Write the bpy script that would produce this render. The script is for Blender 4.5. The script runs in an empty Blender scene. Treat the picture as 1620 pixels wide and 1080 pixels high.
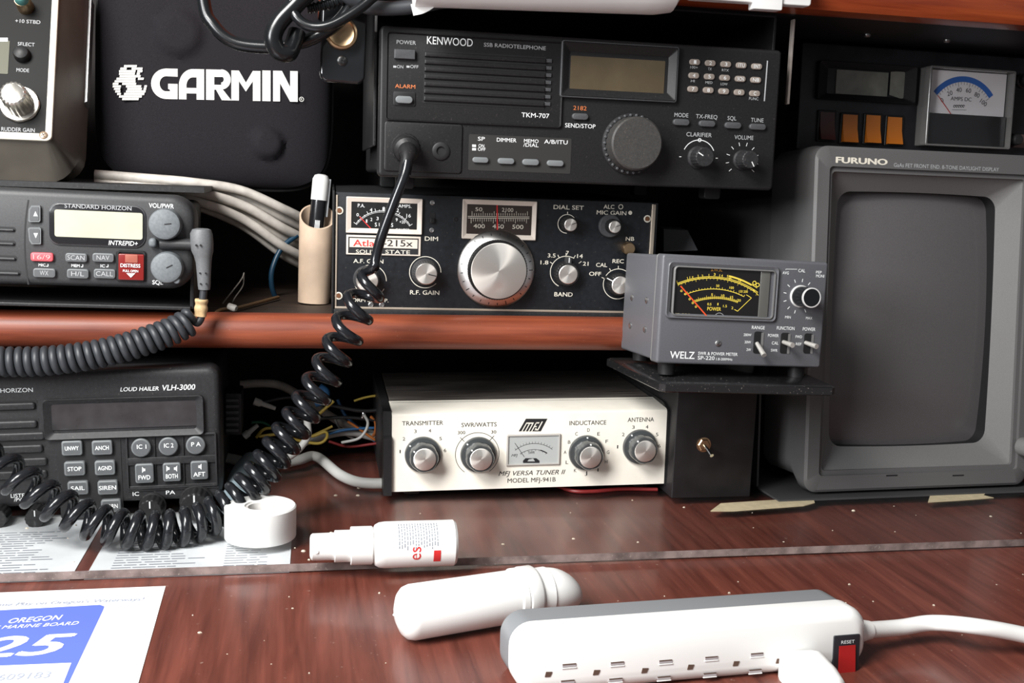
import bpy, bmesh, math, random
from mathutils import Vector, Matrix, Euler

random.seed(7)
SC = bpy.context.scene
COL = SC.collection
PI = math.pi
R = math.radians

# ------------------------------------------------------------------ camera
IW, IH, FPX = 1620, 1080, 1680.94
CAM_O = Vector((0, 0, .235))                      # metres above the desk top
CAM_R = Vector((.98001, -.19532, .03769))
CAM_U = Vector((-.00713, .15487, .98791))
CAM_F = Vector((.1988, .96843, -.15038))
cd = bpy.data.cameras.new('camera')
cam = bpy.data.objects.new('camera', cd)
COL.objects.link(cam)
cam.matrix_world = Matrix.Translation(CAM_O) @ Matrix((CAM_R, CAM_U, -CAM_F)).transposed().to_4x4()
cd.sensor_width = 36
cd.lens = FPX / IW * 36
cd.clip_start = .01
SC.camera = cam

# ------------------------------------------------------------------ light
SC.view_settings.view_transform = 'Standard'
SC.view_settings.look = 'None'
SC.view_settings.gamma = 1
SC.view_settings.exposure = 0.4
SC.view_settings.use_curve_mapping = False
w = bpy.data.worlds.new('cabin_light')
SC.world = w
w.use_nodes = True
bg = w.node_tree.nodes['Background']
bg.inputs['Color'].default_value = (.95, .97, 1, 1)
bg.inputs['Strength'].default_value = .14


def area(name, loc, target, sx, sy, power, color):
    l = bpy.data.lights.new(name, 'AREA')
    l.shape = 'RECTANGLE'
    l.size, l.size_y = sx, sy
    l.energy = power
    l.color = color
    o = bpy.data.objects.new(name, l)
    COL.objects.link(o)
    o.location = loc
    o.rotation_euler = (Vector(target) - Vector(loc)).to_track_quat('-Z', 'Y').to_euler()
    return o


area('companionway_daylight', (-.46, .06, .82), (-.02, .62, .02), .42, .36, 15, (1, .985, .96))
area('port_window_daylight', (-.66, .06, .44), (.05, .76, .16), .35, .30, 8, (.97, .985, 1))

# ------------------------------------------------------------------ helpers


def ray(px, py):
    return (px - IW / 2) * CAM_R - (py - IH / 2) * CAM_U + FPX * CAM_F


def at_y(px, py, y):
    d = ray(px, py)
    return CAM_O + d * (y / d.y)


def at_z(px, py, z):
    d = ray(px, py)
    return CAM_O + d * ((z - CAM_O.z) / d.z)


MATS = {}


def mat(name, col, rough=.5, metal=0, noise=0, nscale=300, spec=None, coat=0, bump=0, alpha=None, trans=0, emit=0, dust=0):
    if name in MATS:
        return MATS[name]
    m = bpy.data.materials.new(name)
    m.use_nodes = True
    nt = m.node_tree
    b = nt.nodes['Principled BSDF']
    b.inputs['Base Color'].default_value = (*col, 1)
    b.inputs['Roughness'].default_value = rough
    b.inputs['Metallic'].default_value = metal
    if spec is not None:
        b.inputs['Specular IOR Level'].default_value = spec
    if coat:
        b.inputs['Coat Weight'].default_value = coat
        b.inputs['Coat Roughness'].default_value = .08
    if trans:
        b.inputs['Transmission Weight'].default_value = trans
    if noise or bump or dust:
        tc = nt.nodes.new('ShaderNodeTexCoord')
        n = nt.nodes.new('ShaderNodeTexNoise')
        n.inputs['Scale'].default_value = nscale
        n.inputs['Detail'].default_value = 5
        nt.links.new(tc.outputs['Object'], n.inputs['Vector'])
        src = None
        if noise:
            r = nt.nodes.new('ShaderNodeValToRGB')
            r.color_ramp.elements[0].position = .3
            r.color_ramp.elements[1].position = .7
            r.color_ramp.elements[0].color = (*[c * (1 - noise) for c in col], 1)
            r.color_ramp.elements[1].color = (*[min(1, c * (1 + noise)) for c in col], 1)
            nt.links.new(n.outputs['Fac'], r.inputs['Fac'])
            src = r.outputs['Color']
            nt.links.new(src, b.inputs['Base Color'])
        if dust:
            n2 = nt.nodes.new('ShaderNodeTexNoise')
            n2.inputs['Scale'].default_value = 700
            n2.inputs['Detail'].default_value = 2
            nt.links.new(tc.outputs['Object'], n2.inputs['Vector'])
            r2 = nt.nodes.new('ShaderNodeValToRGB')
            r2.color_ramp.elements[0].position = .66
            r2.color_ramp.elements[1].position = .74
            nt.links.new(n2.outputs['Fac'], r2.inputs['Fac'])
            mul = nt.nodes.new('ShaderNodeMath')
            mul.operation = 'MULTIPLY'
            mul.inputs[1].default_value = dust
            nt.links.new(r2.outputs['Color'], mul.inputs[0])
            mx = nt.nodes.new('ShaderNodeMix')
            mx.data_type = 'RGBA'
            mx.inputs[6].default_value = (*col, 1)
            mx.inputs[7].default_value = (.42, .38, .33, 1)
            nt.links.new(mul.outputs[0], mx.inputs[0])
            if src:
                nt.links.new(src, mx.inputs[6])
            nt.links.new(mx.outputs[2], b.inputs['Base Color'])
        if bump:
            bp = nt.nodes.new('ShaderNodeBump')
            bp.inputs['Strength'].default_value = bump
            bp.inputs['Distance'].default_value = .0006
            nt.links.new(n.outputs['Fac'], bp.inputs['Height'])
            nt.links.new(bp.outputs['Normal'], b.inputs['Normal'])
    MATS[name] = m
    return m


def wood(name, c0, c1, axis, rough=.3, coat=.3, scale=1.0, speck=.35):
    m = bpy.data.materials.new(name)
    m.use_nodes = True
    nt = m.node_tree
    b = nt.nodes['Principled BSDF']
    tc = nt.nodes.new('ShaderNodeTexCoord')
    mp = nt.nodes.new('ShaderNodeMapping')
    s = [60 * scale] * 3
    s[axis] = 3.5 * scale
    mp.inputs['Scale'].default_value = s
    nt.links.new(tc.outputs['Object'], mp.inputs['Vector'])
    n = nt.nodes.new('ShaderNodeTexNoise')
    n.inputs['Scale'].default_value = 2.2
    n.inputs['Detail'].default_value = 8
    n.inputs['Roughness'].default_value = .62
    n.inputs['Distortion'].default_value = .35
    nt.links.new(mp.outputs['Vector'], n.inputs['Vector'])
    r = nt.nodes.new('ShaderNodeValToRGB')
    r.color_ramp.elements[0].position = .32
    r.color_ramp.elements[1].position = .68
    r.color_ramp.elements[0].color = (*c0, 1)
    r.color_ramp.elements[1].color = (*c1, 1)
    nt.links.new(n.outputs['Fac'], r.inputs['Fac'])
    # large blotches of old varnish
    n3 = nt.nodes.new('ShaderNodeTexNoise')
    n3.inputs['Scale'].default_value = 9
    n3.inputs['Detail'].default_value = 3
    nt.links.new(tc.outputs['Object'], n3.inputs['Vector'])
    mx0 = nt.nodes.new('ShaderNodeMix')
    mx0.data_type = 'RGBA'
    mx0.blend_type = 'MULTIPLY'
    mx0.inputs[0].default_value = .35
    nt.links.new(r.outputs['Color'], mx0.inputs[6])
    nt.links.new(n3.outputs['Fac'], mx0.inputs[7])
    # pale specks and dust
    n2 = nt.nodes.new('ShaderNodeTexNoise')
    n2.inputs['Scale'].default_value = 330
    n2.inputs['Detail'].default_value = 2
    nt.links.new(tc.outputs['Object'], n2.inputs['Vector'])
    r2 = nt.nodes.new('ShaderNodeValToRGB')
    r2.color_ramp.elements[0].position = .70
    r2.color_ramp.elements[1].position = .78
    r2.color_ramp.elements[1].color = (speck, speck, speck, 1)
    nt.links.new(n2.outputs['Fac'], r2.inputs['Fac'])
    mx = nt.nodes.new('ShaderNodeMix')
    mx.data_type = 'RGBA'
    mx.inputs[7].default_value = (.45, .36, .30, 1)
    nt.links.new(r2.outputs['Color'], mx.inputs[0])
    nt.links.new(mx0.outputs[2], mx.inputs[6])
    nt.links.new(mx.outputs[2], b.inputs['Base Color'])
    b.inputs['Roughness'].default_value = rough
    b.inputs['Coat Weight'].default_value = coat
    b.inputs['Coat Roughness'].default_value = .12
    MATS[name] = m
    return m


def brushed(name, col, rough=.28, metal=1.0):
    """turned aluminium: fine circular brushing, highlights in radial wedges"""
    m = bpy.data.materials.new(name)
    m.use_nodes = True
    nt = m.node_tree
    b = nt.nodes['Principled BSDF']
    b.inputs['Base Color'].default_value = (*col, 1)
    b.inputs['Metallic'].default_value = metal
    b.inputs['Roughness'].default_value = rough
    b.inputs['Anisotropic'].default_value = .85
    t = nt.nodes.new('ShaderNodeTangent')
    t.direction_type = 'RADIAL'
    t.axis = 'Y'
    nt.links.new(t.outputs['Tangent'], b.inputs['Tangent'])
    MATS[name] = m
    return m


_tc = {}
_cap = [None]


def glyphs(s, bold=0.0, shear=0.0, space=1.0):
    k = (s, bold, shear, space)
    if k in _tc:
        return _tc[k]
    c = bpy.data.curves.new('t', 'FONT')
    c.body = s
    c.resolution_u = 3
    c.offset = bold
    c.shear = shear
    c.space_character = space
    o = bpy.data.objects.new('t', c)
    me = o.to_mesh()
    vs = [(v.co.x, v.co.y) for v in me.vertices]
    fs = [tuple(p.vertices) for p in me.polygons]
    o.to_mesh_clear()
    bpy.data.objects.remove(o)
    bpy.data.curves.remove(c)
    _tc[k] = (vs, fs)
    return _tc[k]


CAPH = (lambda g: max(p[1] for p in g[0]))(glyphs('H'))


def rrect(u0, u1, v0, v1, r, seg=5):
    r = max(1e-6, min(r, (u1 - u0) / 2 - 1e-6, (v1 - v0) / 2 - 1e-6))
    out = []
    for cx, cy, a0 in ((u1 - r, v0 + r, -90), (u1 - r, v1 - r, 0), (u0 + r, v1 - r, 90), (u0 + r, v0 + r, 180)):
        for i in range(seg + 1):
            a = R(a0 + 90 * i / seg)
            out.append((cx + r * math.cos(a), cy + r * math.sin(a)))
    return out


class MB:
    """collects shapes; build() links them as ONE mesh object.
    Face coordinates: u right, v up, w out of the front towards the viewer."""

    def __init__(s):
        s.v, s.f, s.m, s.mats = [], [], [], []

    def mi(s, m):
        if m not in s.mats:
            s.mats.append(m)
        return s.mats.index(m)

    def add(s, vs, fs, m):
        k = len(s.v)
        i = s.mi(m)
        s.v += [tuple(p) for p in vs]
        s.f += [tuple(a + k for a in f) for f in fs]
        s.m += [i] * len(fs)

    def loops(s, loops, m, cap0=True, cap1=True, closed=True):
        n = len(loops[0])
        vs = [p for l in loops for p in l]
        fs = []
        for j in range(len(loops) - 1):
            for i in range(n if closed else n - 1):
                a, b = j * n + i, j * n + (i + 1) % n
                fs.append((a, b, b + n, a + n))
        if cap0:
            fs.append(tuple(range(n))[::-1])
        if cap1:
            fs.append(tuple(range((len(loops) - 1) * n, len(loops) * n)))
        s.add(vs, fs, m)

    def rbox(s, u0, u1, v0, v1, w0, w1, m, r=.001, bev=.0005, seg=5, backbev=0):
        if u0 > u1: u0, u1 = u1, u0
        if v0 > v1: v0, v1 = v1, v0
        if w0 > w1: w0, w1 = w1, w0
        bev = min(bev, (w1 - w0) * .9, (u1 - u0) * .4, (v1 - v0) * .4)
        L = []
        if backbev:
            L.append([(a, b, w0) for a, b in rrect(u0 + backbev, u1 - backbev, v0 + backbev, v1 - backbev, max(r - backbev, 1e-5), seg)])
            L.append([(a, b, w0 + backbev) for a, b in rrect(u0, u1, v0, v1, r, seg)])
        else:
            L.append([(a, b, w0) for a, b in rrect(u0, u1, v0, v1, r, seg)])
        if bev > 0:
            for k in range(4):
                t = k / 3 * PI / 2
                i = bev * (1 - math.cos(t))
                ww = w1 - bev + bev * math.sin(t)
                L.append([(a, b, ww) for a, b in rrect(u0 + i, u1 - i, v0 + i, v1 - i, max(r - i, 1e-5), seg)])
        else:
            L.append([(a, b, w1) for a, b in rrect(u0, u1, v0, v1, r, seg)])
        s.loops(L, m)

    def frame(s, u0, u1, v0, v1, bu, bv, w0, w1, m, r=.002, ri=.001, wi=None, seg=5):
        """rectangular ring; wi lets the inner lip sit deeper than the outer one"""
        if u0 > u1: u0, u1 = u1, u0
        if v0 > v1: v0, v1 = v1, v0
        wi = w1 if wi is None else wi
        o = rrect(u0, u1, v0, v1, r, seg)
        o2 = rrect(u0 + .0004, u1 - .0004, v0 + .0004, v1 - .0004, r, seg)
        i = rrect(u0 + bu, u1 - bu, v0 + bv, v1 - bv, ri, seg)
        L = [[(a, b, w0) for a, b in o], [(a, b, w1 - .0004) for a, b in o], [(a, b, w1) for a, b in o2],
             [(a, b, wi) for a, b in i], [(a, b, w0) for a, b in i]]
        L.append(L[0])
        s.loops(L, m, False, False)

    def poly(s, pts, w0, w1, m):
        s.loops([[(a, b, w0) for a, b in pts], [(a, b, w1) for a, b in pts]], m)

    def flat(s, pts, w, m):
        s.add([(a, b, w) for a, b in pts], [tuple(range(len(pts)))], m)

    def lathe(s, u, v, prof, m, n=32, rib=0, amp=.04, cap0=True, cap1=True, ribrows=None):
        L = []
        for j, (r, ww) in enumerate(prof):
            row = []
            for i in range(n):
                a = 2 * PI * i / n
                rr = r
                if rib and (ribrows is None or j in ribrows):
                    rr = r * (1 + amp * math.cos(rib * a))
                row.append((u + rr * math.cos(a), v + rr * math.sin(a), ww))
            L.append(row)
        s.loops(L, m, cap0, cap1)

    def line(s, a, b, wd, w, m):
        d = Vector((b[0] - a[0], b[1] - a[1]))
        if d.length < 1e-9: return
        n = Vector((-d.y, d.x)).normalized() * wd / 2
        s.flat([(a[0] - n.x, a[1] - n.y), (b[0] - n.x, b[1] - n.y), (b[0] + n.x, b[1] + n.y), (a[0] + n.x, a[1] + n.y)], w, m)

    def arc(s, u, v, r, a0, a1, wd, w, m, n=28, ry=None):
        ry = ry or r
        vs, fs = [], []
        for i in range(n + 1):
            a = R(a0 + (a1 - a0) * i / n)
            for q in (-wd / 2, wd / 2):
                vs.append((u + (r + q) * math.cos(a), v + (ry + q) * math.sin(a), w))
        for i in range(n):
            k = 2 * i
            fs.append((k, k + 1, k + 3, k + 2))
        s.add(vs, fs, m)

    def tick(s, u, v, ang, r0, r1, wd, w, m):
        a = R(ang)
        c, q = math.cos(a), math.sin(a)
        s.line((u + r0 * c, v + r0 * q), (u + r1 * c, v + r1 * q), wd, w, m)

    def text(s, txt, u0, u1, v, cap, m, w, bold=0, shear=0, rot=0, space=1.0):
        """letters from u0 to u1 (None keeps natural width), capital height cap, v = middle of the capitals"""
        vs, fs = glyphs(txt, 0.0, shear, space)
        if not vs: return
        if bold:                                     # heavier strokes: the outline printed again a little to each side
            k = len(vs)
            b_ = bold * .8
            vs = [(x + dx, y + dy) for dx, dy in ((-b_, 0), (b_, 0), (0, b_ * .6), (0, -b_ * .6)) for x, y in vs]
            fs = [tuple(i + j * k for i in f) for j in range(4) for f in fs]
        x0, x1 = min(p[0] for p in vs), max(p[0] for p in vs)
        ky = cap / CAPH
        if u1 is None:
            kx = ky
            u1 = u0 + (x1 - x0) * kx
        elif u1 == 'c':
            kx = ky
            h = (x1 - x0) * kx / 2
            u0, u1 = u0 - h, u0 + h
        kx = (u1 - u0) / max(x1 - x0, 1e-6)
        cu, cv = (u0 + u1) / 2, v
        c, q = math.cos(R(rot)), math.sin(R(rot))
        out = []
        for i, (x, y) in enumerate(vs):
            a = (x - x0) * kx + u0 - cu
            b = (y - CAPH / 2) * ky
            out.append((cu + a * c - b * q, cv + a * q + b * c, w + (i // k) * 4e-6 if bold else w))
        s.add(out, fs, m)

    def tube(s, pts, r, m, n=10, caps=True):
        """pts are 3-vectors in this builder's own coordinates"""
        P = [Vector(p) for p in pts]
        rs = r if isinstance(r, (list, tuple)) else [r] * len(P)
        t0 = (P[1] - P[0]).normalized()
        ref = Vector((0, 0, 1)) if abs(t0.z) < .9 else Vector((1, 0, 0))
        nrm = (ref - t0 * ref.dot(t0)).normalized()
        L = []
        for i, p in enumerate(P):
            t = (P[min(i + 1, len(P) - 1)] - P[max(i - 1, 0)])
            if t.length < 1e-9: t = t0
            t = t.normalized()
            nrm = (nrm - t * nrm.dot(t))
            nrm.normalize()
            bn = t.cross(nrm)
            L.append([tuple(p + (nrm * math.cos(2 * PI * k / n) + bn * math.sin(2 * PI * k / n)) * rs[i]) for k in range(n)])
        s.loops(L, m, caps, caps)

    def build(s, name, parent=None, mtx=None, world=False, origin=None, angle=35):
        """world=True: the points are world XYZ; otherwise face coordinates"""
        me = bpy.data.meshes.new(name)
        if world:
            P = [Vector(p) for p in s.v]
            if origin is None:
                origin = Vector(((min(p.x for p in P) + max(p.x for p in P)) / 2, (min(p.y for p in P) + max(p.y for p in P)) / 2, min(p.z for p in P)))
            origin = Vector(origin)
            vs = [tuple(p - origin) for p in P]
        else:
            vs = [(a, -c, b) for a, b, c in s.v]
        me.from_pydata(vs, [], s.f)
        for m in s.mats:
            me.materials.append(m)
        me.polygons.foreach_set('material_index', s.m)
        bm = bmesh.new()
        bm.from_mesh(me)
        bmesh.ops.recalc_face_normals(bm, faces=bm.faces)
        bm.to_mesh(me)
        bm.free()
        me.polygons.foreach_set('use_smooth', [True] * len(me.polygons))
        me.set_sharp_from_angle(angle=R(angle))
        o = bpy.data.objects.new(name, me)
        COL.objects.link(o)
        if parent: o.parent = parent
        if world: o.matrix_world = Matrix.Translation(origin)
        elif mtx is not None: o.matrix_world = mtx
        return o


def tag(o, label, cat, group=None, kind=None):
    o['label'] = label
    o['category'] = cat
    if group: o['group'] = group
    if kind: o['kind'] = kind
    return o


def struct(o):
    o['kind'] = 'structure'
    return o


class Dev:
    """a thing with a front face: an Empty at the bottom centre of its front; u right, v up, w out"""

    def __init__(s, name, label, cat, o, rx=0, ry=0, rz=0, group=None, base=None):
        s.o = Vector(o)
        s.M = Euler((R(rx), R(ry), R(rz)), 'XYZ').to_matrix()
        s.mtx = Matrix.Translation(s.o) @ s.M.to_4x4()
        s.U, s.V, s.N = s.M.col[0].copy(), s.M.col[2].copy(), -s.M.col[1]
        s.root = bpy.data.objects.new(name, None)
        s.root.empty_display_size = .02
        COL.objects.link(s.root)
        s.root.matrix_world = s.mtx
        tag(s.root, label, cat, group)

    def L(s, px, py, w=0):
        d = ray(px, py)
        t = (s.o + s.N * w - CAM_O).dot(s.N) / d.dot(s.N)
        p = CAM_O + d * t - s.o
        return p.dot(s.U), p.dot(s.V)

    def W(s, u, v, w=0):
        return s.o + s.U * u + s.V * v + s.N * w

    def box(s, mb, x0, y0, x1, y1, w0, w1, m, r=.001, bev=.0005, **k):
        u0, v1 = s.L(x0, y0, w1)
        u1, v0 = s.L(x1, y1, w1)
        mb.rbox(u0, u1, v0, v1, w0, w1, m, r, bev, **k)

    def txt(s, mb, t, xl, xr, yc, cap, m, w=.00012, **k):
        u0, v = s.L(xl, yc, w)
        u1, _ = s.L(xr, yc, w)
        _, vm = s.L((xl + xr) / 2, yc, w)
        _, va = s.L((xl + xr) / 2, yc - cap / 2, w)
        _, vb = s.L((xl + xr) / 2, yc + cap / 2, w)
        mb.text(t, u0, u1, vm, va - vb, m, w, **k)

    def part(s, name, mb, parent=None, label=None):
        o = mb.build(name, parent or s.root)
        if label: o['label'] = label
        return o


def catmull(pts, n=12):
    P = [Vector(p) for p in pts]
    P = [P[0] * 2 - P[1]] + P + [P[-1] * 2 - P[-2]]
    out = []
    for i in range(1, len(P) - 2):
        a, b, c, d = P[i - 1:i + 3]
        for k in range(n):
            t = k / n
            out.append(.5 * ((2 * b) + (c - a) * t + (2 * a - 5 * b + 4 * c - d) * t * t + (3 * b - a - 3 * c + d) * t ** 3))
    out.append(P[-2].copy())
    return out


def cable(name, pts, r, m, label, cat='cable', group=None, n=10, sm=10):
    mb = MB()
    mb.tube(catmull(pts, sm), r, m, n)
    o = mb.build(name, world=True, angle=60)
    if label: tag(o, label, cat, group)
    return o


def helix(path, radii, pitches, lead_in=0, hand=1, per=18, start=0.0):
    """points of a coil round a densely sampled path; pitches in metres per turn along it"""
    P = [Vector(p) for p in path]
    S = [0]
    for a, b in zip(P, P[1:]):
        S.append(S[-1] + (b - a).length)
    tot = S[-1]

    def lerp(tab, t):
        for (a, x), (b, y) in zip(tab, tab[1:]):
            if t <= b:
                return x + (y - x) * (t - a) / (b - a)
        return tab[-1][1]
    t0 = (P[1] - P[0]).normalized()
    nrm = Vector((0, -1, 0))
    nrm = (nrm - t0 * nrm.dot(t0)).normalized()
    out, ph, s, j = [], start, 0, 0
    while s < tot:
        while j < len(S) - 2 and S[j + 1] < s:
            j += 1
        f = (s - S[j]) / max(S[j + 1] - S[j], 1e-9)
        p = P[j].lerp(P[j + 1], f)
        t = (P[min(j + 2, len(P) - 1)] - P[max(j - 1, 0)]).normalized()
        nrm = (nrm - t * nrm.dot(t)).normalized()
        bn = t.cross(nrm)
        rad = lerp(radii, s / tot)
        out.append(p + (nrm * math.cos(ph) + bn * hand * math.sin(ph)) * rad)
        ph += 2 * PI / per
        s += lerp(pitches, s / tot) / per
    return out


# ------------------------------------------------------------------ materials
BLK = mat('black_plastic', (.0135, .0133, .0140), .46, noise=.25, nscale=900, dust=.06, spec=.35)
BLK2 = mat('dusty_black_plastic', (.019, .019, .0205), .5, noise=.3, nscale=500, dust=.13, spec=.4)
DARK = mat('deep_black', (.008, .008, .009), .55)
GLOSSB = mat('gloss_black_rubber', (.007, .008, .009), .24, spec=.45)
MATB = mat('matt_black_rubber', (.030, .033, .038), .48)
CHAR = mat('charcoal_plastic', (.060, .062, .066), .5, noise=.15, nscale=900)
GREYK = mat('grey_key', (.15, .16, .165), .5)
SLATE = mat('slate_rubber', (.135, .150, .160), .6, noise=.15, nscale=700)
WHT = mat('white_print', (.78, .80, .80), .6)
GRYP = mat('grey_print', (.38, .39, .40), .6)
CRM = mat('cream_print', (.72, .68, .58), .6)
ORG = mat('orange_print', (.55, .16, .05), .6)
REDP = mat('red_print', (.62, .03, .03), .5)
BLKP = mat('black_print', (.012, .012, .014), .6)
YEL = mat('yellow_print', (.85, .66, .08), .6)
PANB = mat('black_anodised_panel', (.010, .012, .015), .38, dust=.12, noise=.3)
ALU = brushed('turned_aluminium', (.90, .86, .80), .32, .86)
ALUF = mat('satin_aluminium', (.70, .68, .64), .35, metal=1)
CHROME = mat('chrome', (.80, .80, .80), .12, metal=1)
STEEL = mat('dull_steel', (.45, .45, .45), .38, metal=1)
BRASS = mat('old_brass', (.62, .44, .26), .35, metal=1)
WHITE = mat('white_plastic', (.82, .82, .80), .38, coat=.15)
IVORY = mat('ivory_panel', (.80, .76, .67), .42, noise=.05, nscale=60)
PVC = mat('yellowed_pvc', (.60, .45, .33), .5, noise=.22, nscale=35)
FUR = mat('warm_grey_plastic', (.104, .102, .102), .5, noise=.08, nscale=1200)
FUR2 = mat('mid_grey_plastic', (.152, .150, .148), .5, noise=.08, nscale=1200)
WLZ = mat('grey_hammered_paint', (.108, .110, .121), .42, noise=.1, nscale=1200)
LCD = mat('lcd_beige', (.50, .50, .37), .35, noise=.08, nscale=40, coat=.4)
LCDK = mat('lcd_amber_brown', (.085, .064, .036), .25, noise=.25, nscale=30, coat=.6)
LCDG = mat('lcd_dull_grey', (.20, .20, .17), .3, noise=.3, nscale=60, coat=.3)
SMOKE = mat('smoked_window', (.026, .026, .028), .22, noise=.35, nscale=80, coat=.4)
GREEN = mat('teal_rubber', (.06, .20, .19), .5)
NEO = mat('black_neoprene', (.0145, .0132, .0160), .85, spec=.15, noise=.30, nscale=1500, bump=.25)
RIM = mat('grey_cable_pvc', (.58, .54, .49), .55, noise=.2, nscale=90)
PAPER = mat('white_paper', (.80, .81, .80), .7)
PAPERB = mat('bluish_paper', (.66, .685, .70), .7, noise=.1, nscale=30)
INK = mat('faded_grey_ink', (.20, .22, .25), .8)
INK2 = mat('faint_ink', (.33, .36, .46), .8)
BLUE = mat('royal_blue_ink', (.10, .15, .62), .6)
METERW = mat('meter_card_white', (.90, .87, .89), .6)
METERB = mat('meter_arc_blue', (.03, .14, .50), .6)
METERS = mat('silver_meter_card', (.42, .44, .43), .38)
TAPEM = mat('masking_tape', (.50, .42, .27), .7, noise=.12, nscale=150)
SHELFW = wood('mahogany_lip', (.15, .027, .011), (.34, .078, .030), 0, .52, .06, speck=.12)
DESKW = wood('mahogany_desk', (.092, .022, .0145), (.215, .060, .040), 1, .38, .22, scale=1.1)
OVERW = wood('mahogany_rail', (.24, .036, .012), (.50, .10, .028), 0, .30, .35, speck=.05)
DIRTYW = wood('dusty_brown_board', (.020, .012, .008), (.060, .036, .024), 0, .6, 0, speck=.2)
WALLM = mat('dark_cubby_lining', (.016, .013, .012), .75, noise=.4, nscale=20)

# clear acrylic: thin sheet seen through, mirror-like on top
def clear(name, tint, rough=.05, gl=1.45):
    m = bpy.data.materials.new(name)
    m.use_nodes = True
    nt = m.node_tree
    nt.nodes.remove(nt.nodes['Principled BSDF'])
    out = nt.nodes['Material Output']
    t = nt.nodes.new('ShaderNodeBsdfTransparent')
    t.inputs['Color'].default_value = (*tint, 1)
    g = nt.nodes.new('ShaderNodeBsdfGlossy')
    g.inputs['Roughness'].default_value = rough
    f = nt.nodes.new('ShaderNodeFresnel')
    f.inputs['IOR'].default_value = gl
    mx = nt.nodes.new('ShaderNodeMixShader')
    # only outer faces mirror; light leaving the sheet passes straight on
    geo = nt.nodes.new('ShaderNodeNewGeometry')
    k1 = nt.nodes.new('ShaderNodeMath')
    k1.operation = 'SUBTRACT'
    k1.inputs[0].default_value = 1
    nt.links.new(geo.outputs['Backfacing'], k1.inputs[1])
    k2 = nt.nodes.new('ShaderNodeMath')
    k2.operation = 'MULTIPLY'
    nt.links.new(f.outputs[0], k2.inputs[0])
    nt.links.new(k1.outputs[0], k2.inputs[1])
    nt.links.new(k2.outputs[0], mx.inputs[0])
    nt.links.new(t.outputs[0], mx.inputs[1])
    nt.links.new(g.outputs[0], mx.inputs[2])
    nt.links.new(mx.outputs[0], out.inputs['Surface'])
    MATS[name] = m
    return m


ACRYL = clear('clear_acrylic', (.97, .97, .97), .30, 1.30)
LENS = clear('clear_styrene', (.97, .97, .97), .03, 1.35)
SCUFF = mat('scuffed_acrylic_edge', (.20, .155, .145), .45, noise=.45, nscale=110, dust=.5)

# ------------------------------------------------------------------ the setting
XL, XR = -.55, 1.15


def wbox(name, x0, x1, y0, y1, z0, z1, m, bev=0):
    mb = MB()
    a, b, c = sorted((x0, x1)), sorted((y0, y1)), sorted((z0, z1))
    P = [(x, y, z) for x in a for y in b for z in c]
    F = [(0, 1, 3, 2), (4, 6, 7, 5), (0, 4, 5, 1), (2, 3, 7, 6), (0, 2, 6, 4), (1, 5, 7, 3)]
    mb.add(P, F, m)
    return mb.build(name, world=True)


struct(wbox('wall_back', XL, XR, 1.03, 1.05, -.03, .62, WALLM))
struct(wbox('wall_left', XL - .02, XL, .3, 1.05, -.03, .62, WALLM))
struct(wbox('wall_right', XR, XR + .02, .3, 1.05, -.03, .62, WALLM))

o = wbox('desk', XL, XR, .18, 1.03, -.03, 0, DESKW)
tag(o, 'varnished mahogany chart desk with fine vertical grain along the bottom of the photo', 'desk')

# shelf: long board with a rounded front lip
mb = MB()
prof = [(1.03, .112), (.752, .112)]
cy, cz, rr = .754, .1245, .0125
for k in range(13):
    a = R(-90 - 180 * k / 12)
    prof.append((cy + rr * 1.05 * math.cos(a), cz + rr * math.sin(a)))
SH = prof[-1][1]
prof += [(.757, .1325), (1.03, .1325)]
rows = []
for x in (XL, -.1, .2, .335):
    rows.append([(x, y, z) for y, z in prof])
mb.loops(rows, SHELFW)
n = len(prof)
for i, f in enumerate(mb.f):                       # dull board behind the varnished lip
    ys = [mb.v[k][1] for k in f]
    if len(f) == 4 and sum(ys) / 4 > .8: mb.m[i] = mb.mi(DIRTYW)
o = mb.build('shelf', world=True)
tag(o, 'varnished mahogany shelf with rounded front lip under the small marine radio', 'shelf')

# overhead cabinet whose varnished front rail shows at the top right
mb = MB()
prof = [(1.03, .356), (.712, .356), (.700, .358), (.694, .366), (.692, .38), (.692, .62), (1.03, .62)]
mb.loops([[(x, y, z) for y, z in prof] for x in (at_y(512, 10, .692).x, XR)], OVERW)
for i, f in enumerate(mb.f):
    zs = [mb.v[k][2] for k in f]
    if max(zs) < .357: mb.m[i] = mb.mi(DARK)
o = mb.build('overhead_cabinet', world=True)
tag(o, 'varnished mahogany rail of the overhead cabinet at the top right', 'cabinet')

LEDGE = at_y(338, 294, .880).z
# dark ledge carrying the corner instrument
o = wbox('ledge', -.45, at_y(330, 290, .84).x, .800, 1.03, LEDGE - .004, LEDGE, BLK2)
tag(o, 'thin dark wooden ledge beneath the black padded case', 'ledge')

# clear sheet over the back of the desk
mb = MB()
y0, y1, z0, z1 = .613, 1.02, .0012, .0060
P = [(x, y, z) for x in (XL + .01, XR - .01) for y in (y0, y1) for z in (z0, z1)]
mb.add(P, [(1, 5, 7, 3), (0, 2, 6, 4), (2, 3, 7, 6)], ACRYL)
mb.add([(XL + .01, y0, z0), (XR - .01, y0, z0), (XR - .01, y0, z1), (XL + .01, y0, z1)], [(0, 1, 2, 3)], SCUFF)
o = mb.build('acrylic_sheet', world=True)
tag(o, 'clear acrylic sheet with a scuffed grey front edge covering the back of the desk', 'sheet')
SZ = .0060


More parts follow.
